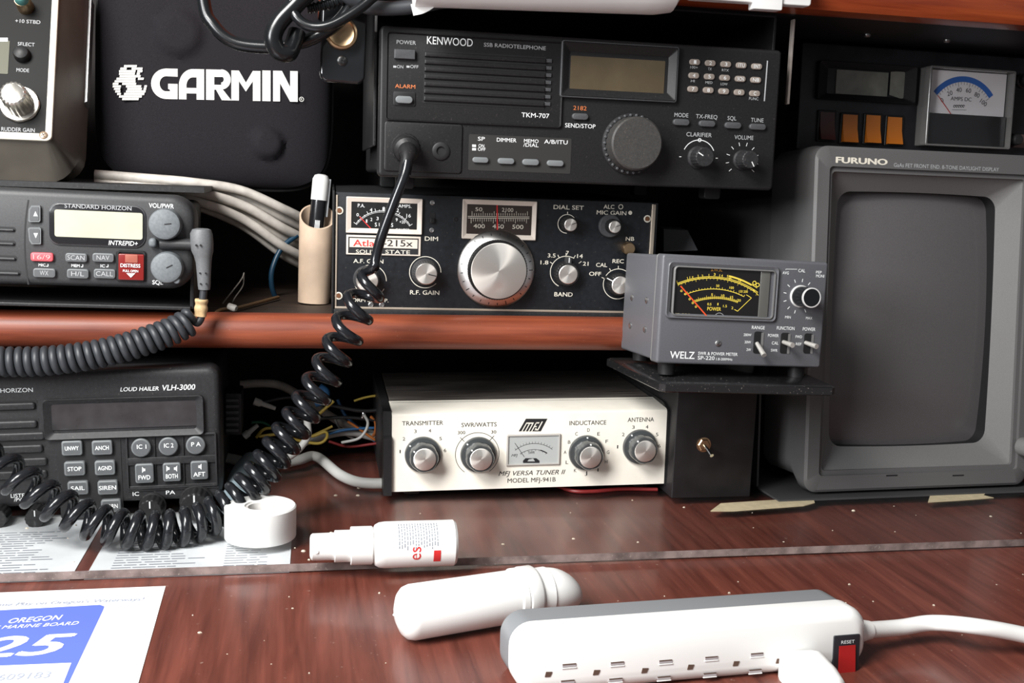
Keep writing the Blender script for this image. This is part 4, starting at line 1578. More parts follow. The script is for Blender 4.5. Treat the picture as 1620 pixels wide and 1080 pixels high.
mb.loops([W3(o0, -.062), W3(o0, -.020), W3(o1, -.012), W3(o1, -.0015), W3(o2, 0), W3(i1, 0), W3(i1, -.0025), W3(i2, -.0025), W3(i2, -.005)], FUR, False, False)
d.txt(mb, 'FURUNO', 1322, 1404.4, 254.5, 9, CRM, bold=.055)
d.txt(mb, 'GaAs FET FRONT END. 8-TONE DAYLIGHT DISPLAY', 1414, 1580.6, 264.5, 6, GRYP, bold=.008)
for px in (1402, 1507):
    a, b = d.L(px, 745), d.L(px + 18, 740)
    mb.flat([(a[0], a[1] - .004), (b[0], a[1] - .004), (b[0], a[1] - .0030), (a[0], a[1] - .0030)], .0002, DARK)
hood = d.part('hood', mb)
# sloping mask down to the tube
mb = MB()
sa, sb = d.L(1326, 303, -.016), d.L(1572, 312, -.016)
sc_, sd = d.L(1311, 706, -.016), d.L(1549, 699, -.016)
su0, su1 = (sa[0] + sc_[0]) / 2, (sb[0] + sd[0]) / 2 + .003
sv1, sv0 = (sa[1] + sb[1]) / 2, (sc_[1] + sd[1]) / 2
s1 = rrect(su0, su1, sv0, sv1, .010, 6)


def bulge(l, amt):
    cu, cv = (su0 + su1) / 2, (sv0 + sv1) / 2
    out = []
    for a, b in l:
        x, y = (a - cu) / ((su1 - su0) / 2), (b - cv) / ((sv1 - sv0) / 2)
        out.append((cu + (a - cu) * (1 + amt * (1 - min(1, y * y))), cv + (b - cv) * (1 + amt * .6 * (1 - min(1, x * x)))))
    return out


def dense(l, n=8):
    out = []
    for i, p in enumerate(l):
        q = l[(i + 1) % len(l)]
        k = n if math.hypot(q[0] - p[0], q[1] - p[1]) > .02 else 1
        for j in range(k):
            out.append((p[0] + (q[0] - p[0]) * j / k, p[1] + (q[1] - p[1]) * j / k))
    return out


i2d, s1d = dense(i2), dense(s1)
mb.loops([W3(i2d, -.005), W3(bulge(s1d, .022), -.016)], FUR2, False, False)
mb.loops([W3(bulge(s1d, .022), -.016), W3(bulge(s1d, .024), -.029)], DARK, False, False)
d.part('screen_mask', mb, hood)
mb = MB()
CRT = mat('dusty_tube_glass', (.098, .092, .095), .30, noise=.08, nscale=900, coat=.35)
NU, NV = 24, 32
vs, fs = [], []
cu, cv = (su0 + su1) / 2, (sv0 + sv1) / 2
for j in range(NV + 1):
    for i in range(NU + 1):
        x, y = 2 * i / NU - 1, 2 * j / NV - 1
        vs.append((cu + x * (su1 - su0) / 2 * 1.03, cv + y * (sv1 - sv0) / 2 * 1.03, -.0285 + .0105 * (1 - .5 * x * x - .5 * y * y)))
for j in range(NV):
    for i in range(NU):
        k = j * (NU + 1) + i
        fs.append((k, k + 1, k + NU + 2, k + NU + 1))
mb.add(vs, fs, CRT)
d.part('screen', mb, hood, 'blank grey tube screen')
mb = MB()
mb.rbox(-fw + .008, fw - .012, .052, fh - .030, -.25, -.058, FUR, .008, .004)
d.part('case', mb)
mb = MB()
DBP = mat('dark_bracket_paint', (.05, .05, .052), .5)


def vz(z, w_): return (z - d.o.z - d.N.z * w_) / d.V.z


x0, x1 = -fw - .024, fw + .010
mb.loops([[(x, vz(z, w_), w_) for z, w_ in ((SZ + .0002, .006), (SZ + .0018, .006), (SZ + .0018, -.16), (SZ + .0002, -.16))] for x in (x0, x1)], DBP)
mb.loops([[(x, vz(z, w_), w_) for z, w_ in ((SZ + .0002, -.030), (.095, -.030), (.095, -.12), (SZ + .0002, -.12))] for x in (x0, x0 + .0016)], DBP)
d.part('mounting_bracket', mb)
u, v = d.L(1618, 706)
mb = MB(); mb.lathe(u, v, [(.0075, 0), (.0075, .010), (.0065, .012)], FUR2, 32)
d.part('control_knob', mb)

# ------------------------------------------------------------------ switch panel behind the radar
yP = .815
c = at_y(1450, 234, yP)
S_ = Dev('instrument_panel', 'black switch panel with amber rockers above the radar display', 'panel', (c.x + .03, yP, c.z - .03), -2, 0, 1.5)
d = S_
a = d.L(1270, 66); b = d.L(1760, 78)
mb = MB()
mb.rbox(a[0], b[0], .024, a[1], -.02, 0, mat('switch_panel_black', (.014, .014, .018), .45, noise=.4, nscale=80), .002, .001)
d.part('panel_plate', mb)
mb = MB()
a, b = d.L(1292, 96), d.L(1442, 166)
mb.frame(a[0], b[0], b[1], a[1], .010, .005, 0, .0055, BLK, .002, .001, wi=.001)
db = d.part('display_bezel', mb)
mb = MB()
a, b = d.L(1323, 110), d.L(1402, 153)
mb.rbox(a[0], b[0], b[1], a[1], 0, .0012, LCDG, .0005, 0)
a, b = d.L(1408, 110), d.L(1434, 160)
mb.flat([(a[0], b[1] + .004), (b[0], b[1]), (b[0], a[1]), (a[0], a[1] - .002)], .0015, LCDG)
d.part('display', mb, db, 'dull grey display')
AMB = mat('amber_rocker', (.60, .17, .015), .3, coat=.4)
MAR = mat('maroon_rocker', (.060, .008, .006), .35, coat=.3)
for i, (x0, y0, x1, y1) in enumerate(((1296, 177, 1316, 222), (1332, 181, 1352, 226), (1369, 182, 1388, 227), (1403, 185, 1422, 229))):
    mb = MB()
    a, b = d.L(x0 - 3, y0 - 3), d.L(x1 + 3, y1 + 3)
    mb.frame(a[0], b[0], b[1], a[1], .0013, .0013, 0, .0022, BLK, .001, .0005)
    hs = d.part('rocker_frame', mb)
    mb = MB()
    a, b = d.L(x0, y0), d.L(x1, y1)
    vm = (a[1] + b[1]) / 2
    m = MAR if i == 0 else AMB
    mb.loops([[(a[0], v_, w_) for v_, w_ in ((b[1], .0005), (b[1], .0062), (vm, .0030), (a[1], .0022), (a[1], .0005))], [(b[0], v_, w_) for v_, w_ in ((b[1], .0005), (b[1], .0062), (vm, .0030), (a[1], .0022), (a[1], .0005))]], m)
    d.part('rocker', mb, hs, 'dark maroon rocker' if i == 0 else 'amber rocker')
# ammeter in its clear housing
mb = MB()
Q = [d.L(1455, 109), d.L(1594, 114), d.L(1575, 237), d.L(1447, 232)]
xs, ys = [p[0] for p in Q], [p[1] for p in Q]
mu0, mu1 = (Q[0][0] + Q[3][0]) / 2, (Q[1][0] + Q[2][0]) / 2
mv1, mv0 = (Q[0][1] + Q[1][1]) / 2, (Q[2][1] + Q[3][1]) / 2
mb.rbox(mu0 + .001, mu1 - .001, mv0 + .001, mv1 - .001, 0, .006, mat('meter_rear_black', (.012, .012, .013), .5), .001, .0004)
am = d.part('meter_base', mb)
mb = MB()
vsplit = d.L(1520, 182, .006)[1]
mb.rbox(mu0 + .003, mu1 - .003, vsplit, mv1 - .002, .0055, .0072, METERW, .0006, .0002)
W_ = .0074
cu_, cv_ = d.L(1521, 190, W_)
s_ = (mu1 - mu0)
r_ = abs(d.L(1523, 125, W_)[1] - cv_)
mb.arc(cu_, cv_, r_, 38, 142, .0046, W_, METERB, 40)
for i in range(21):
    mb.tick(cu_, cv_, 38 + i * 104 / 20, r_ - (.0060 if i % 4 == 0 else .0045), r_ - .0024, .0003, W_, BLKP)
for i, t in enumerate(('0', '20', '40', '60', '80', '100')):
    a = 142 - i * 104 / 5
    rr_ = r_ - .0085
    mb.text(t, cu_ + rr_ * math.cos(R(a)), 'c', cv_ + rr_ * math.sin(R(a)), .0036, BLKP, W_, rot=(a - 90) * .6)
d.txt(mb, 'AMPS DC', 1504, 1537, 156.5, 6, BLKP, w=W_)
mb.line(d.L(1506, 173.5, W_), d.L(1529, 174, W_), .0003, W_, BLKP)
for i in range(5):
    a = d.L(1510 + i * 3.6, 168, W_)
    mb.arc(a[0], a[1], .0009, 0, 300, .0006, W_, BLKP, 8)
mb.line(d.L(1483, 151, W_), d.L(1504, 181, W_), .0006, W_ + .0006, REDP)
d.part('dial_card', mb, am, 'white dial card with blue arc')
mb = MB()
mb.rbox(mu0 + .003, mu1 - .003, mv0 + .002, vsplit, .0055, .0105, mat('meter_skirt_black', (.010, .010, .012), .22, coat=.5), .0008, .0004)
d.part('meter_skirt', mb, am)
mb = MB()
mb.frame(mu0, mu1, mv0, mv1, .0016, .0016, 0, .015, mat('clear_edge', (.36, .35, .34), .15, trans=.6), .0015, .001)
mb.rbox(mu0 + .001, mu1 - .001, mv0 + .001, mv1 - .001, .0142, .0150, LENS, .001, 0)
d.part('clear_cover', mb, am, 'clear plastic cover')
for px, py in ((1616, 128), (1596, 222)):
    u, v = d.L(px, py)
    mb = MB()
    mb.lathe(u, v, [(.0062, 0), (.0062, .002), (.0048, .003), (.0044, .012), (.0038, .013)], BLK2, 30)
    d.part('panel_knob', mb)
mb = MB()
a = d.L(1604, 212); b = d.L(1660, 236)
mb.rbox(a[0], b[0], b[1], a[1], 0, .0006, mat('dull_pink_plate', (.16, .11, .10), .5), .0005, .0002)
d.part('label_plate', mb)
for px, py in ((1372, 51), (1498, 64)):
    p = at_y(px, py, .775)
    mb = MB()
    rows = []
    for r2, z in ((.0028, 0), (.0028, -.0012), (.0020, -.0022)):
        rows.append([(p.x + r2 * math.cos(2 * PI * i / 16), p.y + r2 * math.sin(2 * PI * i / 16), .3559 + z) for i in range(16)])
    mb.loops(rows, STEEL)
    o = mb.build('screw', world=True)
    tag(o, 'small shiny screw head under the overhead rail, %s' % ('above the grey display' if px < 1400 else 'above the ammeter'), 'screw')

# ------------------------------------------------------------------ loud hailer at lower left
yV = .722
c = at_y(355, 815, yV)
V_ = Dev('loud_hailer', 'black loud hailer with grey keys on the desk behind the coiled cord', 'hailer', (c.x - .10, yV, .0110), -1.0, -1.6, 0)
d = V_
vu1 = .5 * (d.L(345, 640)[0] + d.L(356, 800)[0])
vv1 = d.L(200, 583)[1]
vu0 = vu1 - .196
vv0 = 0
mb = MB()
mb.rbox(vu0 + .004, vu1 - .003, vv0 + .001, vv1 - .003, -.13, -.016, BLK2, .006, .002)
mb.rbox(vu0, vu1, vv0, vv1, -.020, 0, BLK2, .008, .004)
for t, xl, xr, yc, cp, k in (('STANDARD HORIZON', -64, 52, 618, 6.5, dict(bold=.006)), ('LOUD HAILER', 190, 251, 615, 6.2, dict(bold=.01, shear=.2)), ('VLH-3000', 257, 309, 612.5, 8.5, dict(bold=.012, shear=.2)),
                             ('IC', 210, 220, 781, 6, {}), ('PA', 262.5, 277, 778.6, 6, {}), ('LISTEN', 17, 46, 783.6, 6, {}), ('/PWR', 22, 44, 790, 5.5, {})):
    d.txt(mb, t, xl, xr, yc, cp, WHT, **k)
vb = d.part('housing', mb)
# ribs of the speaker side
for y, xe in ((643, 57), (672, 60), (691, 72), (711, 69), (732, 76), (752, 76)):
    mb = MB()
    a, b = d.L(-80, y - 4), d.L(xe, y + 4)
    mb.rbox(a[0], b[0], b[1], a[1], -.0003, .0022, BLK2, .0018, .0014)
    a, b = d.L(-80, y - 6.5), d.L(xe + 2, y - 5)
    mb.rbox(a[0], b[0], b[1], a[1], -.0002, .0002, DARK, .0004, 0)
    a, b = d.L(-80, y + 4.5), d.L(xe + 1, y + 8)
    mb.rbox(a[0], b[0], b[1], a[1], -.0002, .0002, DARK, .0004, 0)
    d.part('grille_rib', mb, vb)
# window
mb = MB()
a, b = d.L(68, 631), d.L(324, 686)
mb.frame(a[0], b[0], b[1], a[1], .0052, .0040, -.0002, .0034, BLK2, .003, .0016, wi=.0006)
wd = d.part('window_bezel', mb)
mb = MB()
a, b = d.L(78, 633), d.L(317, 672)
mb.rbox(a[0], b[0], b[1], a[1], 0, .0008, SMOKE, .001, 0)
d.part('smoked_window', mb, wd)
# key field
mb = MB()
a, b = d.L(90, 692), d.L(196, 816)
mb.rbox(a[0], b[0], b[1], a[1], -.0002, .0004, DARK, .002, 0)
a, b = d.L(198, 688), d.L(345, 768)
mb.frame(a[0], b[0], b[1], a[1], .0012, .0012, -.0002, .0016, BLK2, .001, .0006)
for px in (246, 291):
    a, b = d.L(px - 2, 690), d.L(px + 2, 766)
    mb.rbox(a[0], b[0], b[1], a[1], -.0002, .0012, BLK2, .0004, .0003)
a, b = d.L(200, 724), d.L(343, 730)
mb.rbox(a[0], b[0], b[1], a[1], -.0002, .0014, BLK2, .0004, .0003)
a, b = d.L(202, 769), d.L(346, 771)
mb.rbox(a[0], b[0], b[1], a[1], -.0002, .0008, BLK2, .0004, .0003)
d.part('key_field', mb)
KEYV = mat('pale_grey_key', (.155, .165, .170), .45)  # even pale grey plastic of the keys
KEYI = mat('grey_key_centre', (.085, .090, .095), .5)


def vkey(x0, y0, x1, y1, t, cp, tx):
    mb = MB()
    d.box(mb, x0, y0, x1, y1, 0, .0034, KEYV, .0016, .0008)
    a, b = d.L(x0 + 3, y0 + 2.5, .0034), d.L(x1 - 3, y1 - 2.5, .0034)
    mb.rbox(a[0], b[0], b[1], a[1], .0033, .0035, KEYI, .0012, 0)
    if t: d.txt(mb, t, tx[0], tx[1], (y0 + y1) / 2, cp, WHT, w=.0037, bold=.02)
    d.part('key', mb)


for x0, y0, x1, y1, t in ((96.4, 698, 130.5, 720, 'UNWY'), (100.5, 731, 135, 752, 'STOP'), (106, 762, 140, 782, 'SAIL'), (112, 792, 146, 811, ''),
                          (144.4, 697.5, 178, 719, 'ANCH'), (149, 729.4, 182.5, 751, 'AGND'), (153.6, 761, 186.7, 781.7, 'SIREN'), (159, 791, 191.7, 810, 'HORN')):
    h_ = 2.75 * len(t)
    xm = (x0 + x1) / 2
    vkey(x0, y0, x1, y1, t, 6.3, (xm - h_, xm + h_))
for x, y, t in ((224, 706.4, 'IC 1'), (267, 704.4, 'IC 2'), (310, 702.5, 'P A')):
    u, v = d.L(x, y)
    mb = MB()
    mb.lathe(u, v, [(.0062, 0), (.0062, .003), (.0055, .0036)], KEYV, 32)
    mb.lathe(u, v, [(.0052, .0034), (.0052, .0037)], KEYI, 32)
    uu, vv = d.L(x, y, .0038)
    d.txt(mb, t, x - 7.5, x + 7.5, y, 6.5, WHT, w=.0039, bold=.015)
    d.part('round_key', mb)
for x0, y0, x1, y1, t in ((213, 734.4, 243.6, 763.6, 'FWD'), (257, 733, 286.5, 761, 'BOTH'), (301, 730, 329.5, 758, 'AFT')):
    mb = MB()
    d.box(mb, x0, y0, x1, y1, 0, .0034, KEYV, .0016, .0008)
    a, b = d.L(x0 + 2, y0 + 2, .0034), d.L(x1 - 2, y1 - 2, .0034)
    mb.rbox(a[0], b[0], b[1], a[1], .0033, .0035, KEYI, .0012, 0)
    xm, ym = (x0 + x1) / 2, (y0 + y1) / 2
    d.txt(mb, t, xm - 9.5, xm + 9.5, ym + 6, 6.8, WHT, w=.0037, bold=.02)
    for sgn, xx in {'FWD': ((1, xm - 1),), 'BOTH': ((1, xm - 6), (-1, xm + 6)), 'AFT': ((-1, xm + 1),)}[t]:
        pts = [(-1.5, -2), (1, -2), (3.5, -5), (3.5, 5), (1, 2), (-1.5, 2)]
        mb.flat([d.L(xx + (p[0] - 1) * (sgn if sgn < 0 else -1) * (1 if sgn < 0 else -1) * (-1 if sgn > 0 else -1), ym - 6 + p[1], .0037) for p in pts], .0037, WHT)
    d.part('square_key', mb)
knob(d, 'intercom_knob', 241.7, 799, .0078, .012, BLK, rib=14, amp=.03, pointer=90, skirt=(.0088, .002))
knob(d, 'speaker_knob', 311, 792, .0098, .014, BLK, rib=16, amp=.03, pointer=90, skirt=(.0112, .002))
knob(d, 'listen_knob', 62, 812, .0066, .012, BLK, rib=14, amp=.03, pointer=90)
knob(d, 'power_knob', 2, 812, .0066, .012, BLK, rib=14, amp=.03, pointer=90)
mb = MB()
mb.rbox(vu0 + .01, vu1 - .01, -.0002, .004, -.11, -.005, DARK, .002, .0005)
d.part('base_bracket', mb)

# ------------------------------------------------------------------ small marine radio on the shelf
yI = .735
c = at_y(150, 454, yI)
I_ = Dev('marine_radio', 'small marine radio with beige display and red flap on the shelf', 'radio', (c.x, yI, c.z), -1.0, .8, 0)
d = I_
iu1 = d.L(307, 380)[0]
iv1 = d.L(200, 305)[1]
iu0 = iu1 - .182
RB = mat('marine_radio_black', (.034, .035, .037), .5, noise=.2, nscale=900, dust=.08)
mb = MB()
mb.rbox(iu0, iu1, 0, iv1, -.030, 0, RB, .016, .005, seg=8)
mb.rbox(iu0 + .006, iu1 - .006, .003, iv1 - .004, -.12, -.028, BLK2, .006, .002)
for t, xl, xr, yc, cp, k in (('VOL/PWR', 235.5, 275, 325.5, 7, dict(bold=.015)), ('SQL', 241, 258, 446.5, 6.5, dict(bold=.015)), ('MIC', 61, 72, 419, 4.5, dict(bold=.02)), ('MEM', 113, 126, 420, 4.5, dict(bold=.02)), ('IC', 159, 166, 420.5, 4.5, dict(bold=.02))):
    d.txt(mb, t, xl, xr, yc, cp, WHT, **k)
for x, y in ((73, 419), (128, 420), (168, 420)):
    a, b = d.L(x, y + 2), d.L(x + 3, y - 2)
    mb.line((a[0], a[1]), (b[0], a[1]), .0004, .00012, WHT); mb.line((b[0], a[1]), (b[0], b[1]), .0004, .00012, WHT)
hb = d.part('housing', mb)
mb = MB()
a, b = d.L(40, 318), d.L(44, 452)
pts = [d.L(45 + 6 * ((t / 10 - .5) ** 2) * 4 - 6, 316 + t * 13.4) for t in range(11)]
for p, q in zip(pts, pts[1:]): mb.line(p, q, .0009, .0002, DARK)
d.part('panel_seam', mb, hb)
for y, xe in ((361, 25), (383, 25), (406.7, 27), (430, 33)):
    mb = MB()
    a, b = d.L(-80, y - 6), d.L(xe, y + 6)
    mb.rbox(a[0], b[0], b[1], a[1], -.0003, .0003, DARK, .0022, 0)
    a, b = d.L(-80, y - 3), d.L(xe - 2, y + 5)
    mb.rbox(a[0], b[0], b[1], a[1], -.0002, .0018, RB, .0018, .0012)
    d.part('grille_slot', mb, hb)
mb = MB()
a, b = d.L(78, 321), d.L(229, 391)
mb.rbox(a[0] - .0008, b[0] + .0008, b[1] - .0008, a[1] + .0008, -.0003, .0012, CHAR, .0072, .0009, seg=7)
mb.rbox(a[0], b[0], b[1], a[1], -.0003, .0016, mat('display_window_black', (.014, .014, .016), .15, coat=.6), .0068, .0004, seg=7)
d.txt(mb, 'STANDARD HORIZON', 102, 208, 327.5, 6.2, GRYP, w=.0018, bold=.01)
d.txt(mb, 'INTREPID+', 171.7, 218, 384.5, 7, WHT, w=.0018, bold=.012, shear=.15)
w1 = d.part('display_window', mb)
mb = MB()
a, b = d.L(87, 331), d.L(226, 379)
mb.rbox(a[0], b[0], b[1], a[1], .0014, .0018, LCD, .0015, 0)
d.part('display', mb, w1, 'pale beige unlit display')
for x0, y0, x1, y1, up in ((46, 325, 65, 351, 1), (45.4, 359.4, 66, 386, -1)):
    mb = MB()
    pts = [(x0 + 5, y0), (x1 - 1, y0), (x1, y0 + 2), (x1, y1 - 2), (x1 - 2, y1), (x0 + 2, y1), (x0, y1 - 2), (x0 + 1, y0 + 6)] if up > 0 else [(x0 + 2, y0), (x1 - 2, y0), (x1, y0 + 2), (x1, y1 - 1), (x1 - 1, y1), (x0 + 6, y1), (x0 + 2, y1 - 6), (x0, y0 + 2)]
    mb.poly([d.L(*p) for p in pts], 0, .0022, KEYV)
    xm, ym = (x0 + x1) / 2, (y0 + y1) / 2
    cxp = sum(p[0] for p in pts) / 8
    mb.poly([d.L(xm + (p[0] - xm) * .78, ym + (p[1] - ym) * .82) for p in pts], .0020, .0025, KEYI)
    mb.flat([d.L(cxp - 3.5, ym + 4 * up, .0027), d.L(cxp + 3.5, ym + 4 * up, .0027), d.L(cxp, ym - 4 * up, .0027)], .0027, WHT)
    d.part('arrow_key', mb)
REDK = mat('red_key', (.75, .10, .12), .45)
for x0, y0, x1, y1, t, m, lb in ((48, 399, 84, 414, '16/9', REDK, 'red key'), (52, 424, 87.5, 439.4, 'WX', None, None), (103, 400, 137.5, 415, 'SCAN', None, None), (105.5, 425, 140, 441, 'H/L', None, None), (146, 400, 180, 415, 'NAV', None, None), (148, 425, 182.5, 441, 'CALL', None, None)):
    mb = MB()
    d.box(mb, x0, y0, x1, y1, 0, .0026, m or KEYV, .0016, .0007)
    if not m:
        a, b = d.L(x0 + 2, y0 + 2, .0026), d.L(x1 - 2, y1 - 2, .0026)
        mb.rbox(a[0], b[0], b[1], a[1], .0025, .0027, KEYI, .001, 0)
    xm = (x0 + x1) / 2; h_ = 3.4 * len(t)
    d.txt(mb, t, xm - h_, xm + h_, (y0 + y1) / 2, 7.2, mat('pink_print', (.85, .35, .35), .6) if m else GRYP, w=.0029, bold=.004)
    d.part('key', mb, None, lb)
mb = MB()
a, b = d.L(184, 395), d.L(231, 446)
mb.frame(a[0], b[0], b[1], a[1], .0016, .0013, -.0003, .0016, BLK, .002, .001)
df = d.part('flap_frame', mb)
mb = MB()
a, b = d.L(187.5, 401, .002), d.L(228, 443.6, .002)
RFL = mat('red_flap', (.20, .014, .012), .25, coat=.5)
mb.rbox(a[0], b[0], b[1], a[1], 0, .0030, RFL, .0008, .0006)
a2, b2 = d.L(198, 402, .003), d.L(218, 416, .003)
mb.rbox(a2[0], b2[0], b2[1], a2[1], .0028, .0034, mat('worn_red_tab', (.34, .10, .07), .4), .0005, .0003)
d.txt(mb, 'DISTRESS', 190.5, 222, 420, 5.5, WHT, w=.0035, bold=.02)
d.txt(mb, 'PULL OPEN', 194.4, 218.6, 428.5, 3.6, WHT, w=.0035, bold=.02)
mb.flat([d.L(200, 432, .0035), d.L(214, 432, .0035), d.L(207, 439, .0035)], .0035, WHT)
d.part('distress_flap', mb, df, 'red hinged distress flap')
for nm, px, py, ang in (('volume_knob', 263, 354, 8), ('squelch_knob', 266, 422, 28)):
    u, v = d.L(px, py)
    mb = MB()
    mb.lathe(u, v, [(.0104, 0), (.0102, .008), (.0096, .0098), (.0076, .0108)], SLATE, 48)
    a = R(ang)
    mb.line((u, v), (u + .0045 * math.cos(a), v + .0045 * math.sin(a)), .0007, .0110, BLK)
    if nm == 'squelch_knob':
        mb.rbox(u + .004, u + .0085, v - .0105, v - .006, 0, .0085, SLATE, .002, .001)
    else:
        mb.rbox(u - .0105, u - .0055, v - .0155, v - .0095, 0, .0060, SLATE, .0022, .002)
    d.part(nm, mb)
mb = MB()
a, b = d.L(254, 374), d.L(306, 397)
u0, u1_, vm, hh = a[0], b[0], (a[1] + b[1]) / 2, (a[1] - b[1]) / 2
mb.loops([[(u, vm + hh * .9 * math.cos(t), .0005 + .006 * math.sin(t)) for t in [PI * i / 12 for i in range(13)]] for u in (u0, u1_)], RB)
d.part('socket_neck', mb, hb)
mb = MB()
zb = at_y(150, 489, yI).z - d.o.z
mb.rbox(iu0 + .01, iu1 - .002, zb + .0005, zb + .0030, -.11, -.002, BLK2, .001, .0006)
for s in (iu0 + .006, iu1 - .0030):
    mb.rbox(s, s + .0025, zb + .0008, .020, -.09, -.008, BLK2, .001, .0005)
d.part('mounting_bracket', mb)
# right-angle microphone plug
p = d.L(319, 385)
mb = MB()
PLG = mat('plug_grey_rubber', (.125, .130, .135), .55, noise=.12, nscale=900)
stat = [(320, 361, 9, 4), (319, 363, 15, 6.5), (318.5, 370, 18, 8.5), (319.5, 385, 18.3, 9), (320, 397, 17.5, 9), (321, 405, 14.5, 8), (322, 415, 12.6, 7.5), (322.5, 432, 11.3, 7), (323, 452, 10.2, 6.5), (323, 458, 9.2, 6)]
rows = []
for px, py, hw_, dp in stat:
    a = d.L(px - hw_, py, .006); b = d.L(px + hw_, py, .006)
    cu, cv, hu = (a[0] + b[0]) / 2, (a[1] + b[1]) / 2, (b[0] - a[0]) / 2
    rows.append([(cu + hu * math.cos(t), cv, .006 + hu * .92 * math.sin(t)) for t in [2 * PI * i / 28 for i in range(28)]])
mb.loops(rows, PLG)
for px, py, r2 in ((310, 388, 1), (317, 388, 1), (316, 432, .8), (325, 432, .8), (317, 449, .8), (326, 449, .8)):
    hw_ = .0082 if py < 400 else .0052
    u, v = d.L(px, py, .006 + hw_)
    mb.lathe(u, v, [(.0007 * r2, .006 + hw_ - .002), (.0006 * r2, .006 + hw_ * 1.0)], DARK, 10)
d.part('microphone_plug', mb, label='grey right-angle cord plug')

# ------------------------------------------------------------------ padded black zip case
c = at_y(338, 292, .885)
G_ = Dev('padded_case', 'black padded case with white globe logo leaning at the upper left', 'case', (c.x, .885, LEDGE + .0005), -5, .6, 1.0)
d = G_
gl, gr = d.L(150, 200), d.L(520, 200)
gb, gt = d.L(340, 296), d.L(340, -60)
mb = MB()
N = 40
U0, U1, V0, V1 = d.L(150, 200)[0], d.L(524, 200)[0], 0, gt[1]


def dome(x, y):
    """soft pillow with two pressed-in stud bumps; x,y in -1..1"""
    k = (1 - abs(x) ** 5) * (1 - abs(y) ** 6)
    return .020 * max(0, k) ** .5


b1, b2 = d.L(284, 57), d.L(424, 230)
vs, fs = [], []
NU, NV = 72, 72
for j in range(NV + 1):
    for i in range(NU + 1):
        x, y = math.sin((2 * i / NU - 1) * PI / 2), math.sin((2 * j / NV - 1) * PI / 2)
        # rounded corners
        tap = 1 - .022 * (y + 1) * 0 - .055 * max(0, -y - .3) ** 2
        cx_, cy_ = x, y
        q = (abs(x) ** 6 + abs(y) ** 6) ** (1 / 6)
        m_ = max(abs(x), abs(y))
        s_ = m_ / q if q > 1e-6 else 1
        u = (U0 + U1) / 2 + cx_ * s_ * (U1 - U0) / 2 * tap
        v = (V0 + V1) / 2 + cy_ * s_ * (V1 - V0) / 2
        w_ = dome(x * s_, y * s_) - .010
        for (bu, bv), r_, h in ((b1, .0150, .0052), (b2, .0102, .0062)):
            dd = math.hypot(u - bu, v - bv) / r_
            if dd < 1.3: w_ += h * max(0, min(1, (1.3 - dd) / .38)) ** .9
        vs.append((u, v, w_))
for j in range(NV):
    for i in range(NU):
        k = j * (NU + 1) + i
        fs.append((k, k + 1, k + NU + 2, k + NU + 1))
mb.add(vs, fs, NEO)
# back shell
ring = [i for i in range(NU + 1)] + [(NU + 1) * (j + 1) - 1 for j in range(1, NV + 1)] + [(NU + 1) * NV + i for i in range(NU - 1, -1, -1)] + [(NU + 1) * j for j in range(NV - 1, 0, -1)]
rp = [vs[i] for i in ring]
mb.loops([rp, [(a, b, -.022) for a, b, c_ in rp], [((a - (U0 + U1) / 2) * .93 + (U0 + U1) / 2, (b - (V0 + V1) / 2) * .93 + (V0 + V1) / 2, -.035) for a, b, c_ in rp]], NEO, False, True)
bodyc = d.part('case_shell', mb)
mb = MB()
GW = .0104 + .0001
LOGO = mat('logo_white', (.78, .77, .72), .6)


def gp(px, py): return d.L(px, py, GW)


# globe: a disc cut into horizontal stripes with the seas left out
cx0, cy0 = 205.5, 131.5
spans = [(104.5, [(196, 216)]), (108.5, [(190, 200), (208, 225)]), (112.5, [(188, 214), (217, 225)]), (116.5, [(188, 213), (216, 221)]), (120.5, [(189, 222)]), (124.5, [(184, 214), (218, 227)]),
         (128.5, [(181, 214)]), (132.5, [(178, 187), (193, 215)]), (136.5, [(178, 191), (199, 223), (228, 232)]), (140.5, [(180, 190), (201, 224), (227, 231)]), (144.5, [(182, 190), (199, 230)]), (148.5, [(185, 191), (196, 228)]), (152.5, [(188, 224)]), (156.5, [(193, 219)])]
for y, ss in spans:
    for a, b in ss:
        mb.flat([gp(a, y + 1.8), gp(b, y + 1.8), gp(b + .6, y - 1.7), gp(a + .6, y - 1.7)], GW, LOGO)
# bold geometric letters, drawn in pixels on the case front
TOP = lambda x: 108 + (x - 240) * .020
BOT = lambda x: 156 + (x - 240) * .022


def lp(x, t): return gp(x, BOT(x) + (TOP(x) - BOT(x)) * t)


QN = [0]


def quad(*p):
    QN[0] += 1
    mb.flat([lp(x, t) for x, t in p], GW + QN[0] * 2e-6, LOGO)


def arcs(cx, ct, rx_, rt, rx2, rt2, a0, a1, n=18):
    for k in range(n):
        A, B = R(a0 + (a1 - a0) * k / n), R(a0 + (a1 - a0) * (k + 1) / n)
        quad((cx + rx_ * math.cos(A), ct + rt * math.sin(A)), (cx + rx_ * math.cos(B), ct + rt * math.sin(B)), (cx + rx2 * math.cos(B), ct + rt2 * math.sin(B)), (cx + rx2 * math.cos(A), ct + rt2 * math.sin(A)))


# G
arcs(263, .5, 24, .5, 10.5, .25, 90, 270)
quad((262, 1), (281, 1), (281, .74), (262, .75)); quad((262, 0), (281, 0), (281, .26), (262, .25)); quad((266, .50), (281, .50), (281, .20), (270, .20)); quad((266, .50), (270, .50), (270, .30), (266, .33))
# A
arcs(305, .45, 22, .55, 10, .28, 90, 180); quad((283, 0), (295, 0), (295, .46), (283, .46)); quad((304, 1), (323, 1), (323, 0), (311, 0), (311, .73), (304, .73)); quad((294, .38), (312, .38), (312, .20), (294, .20))
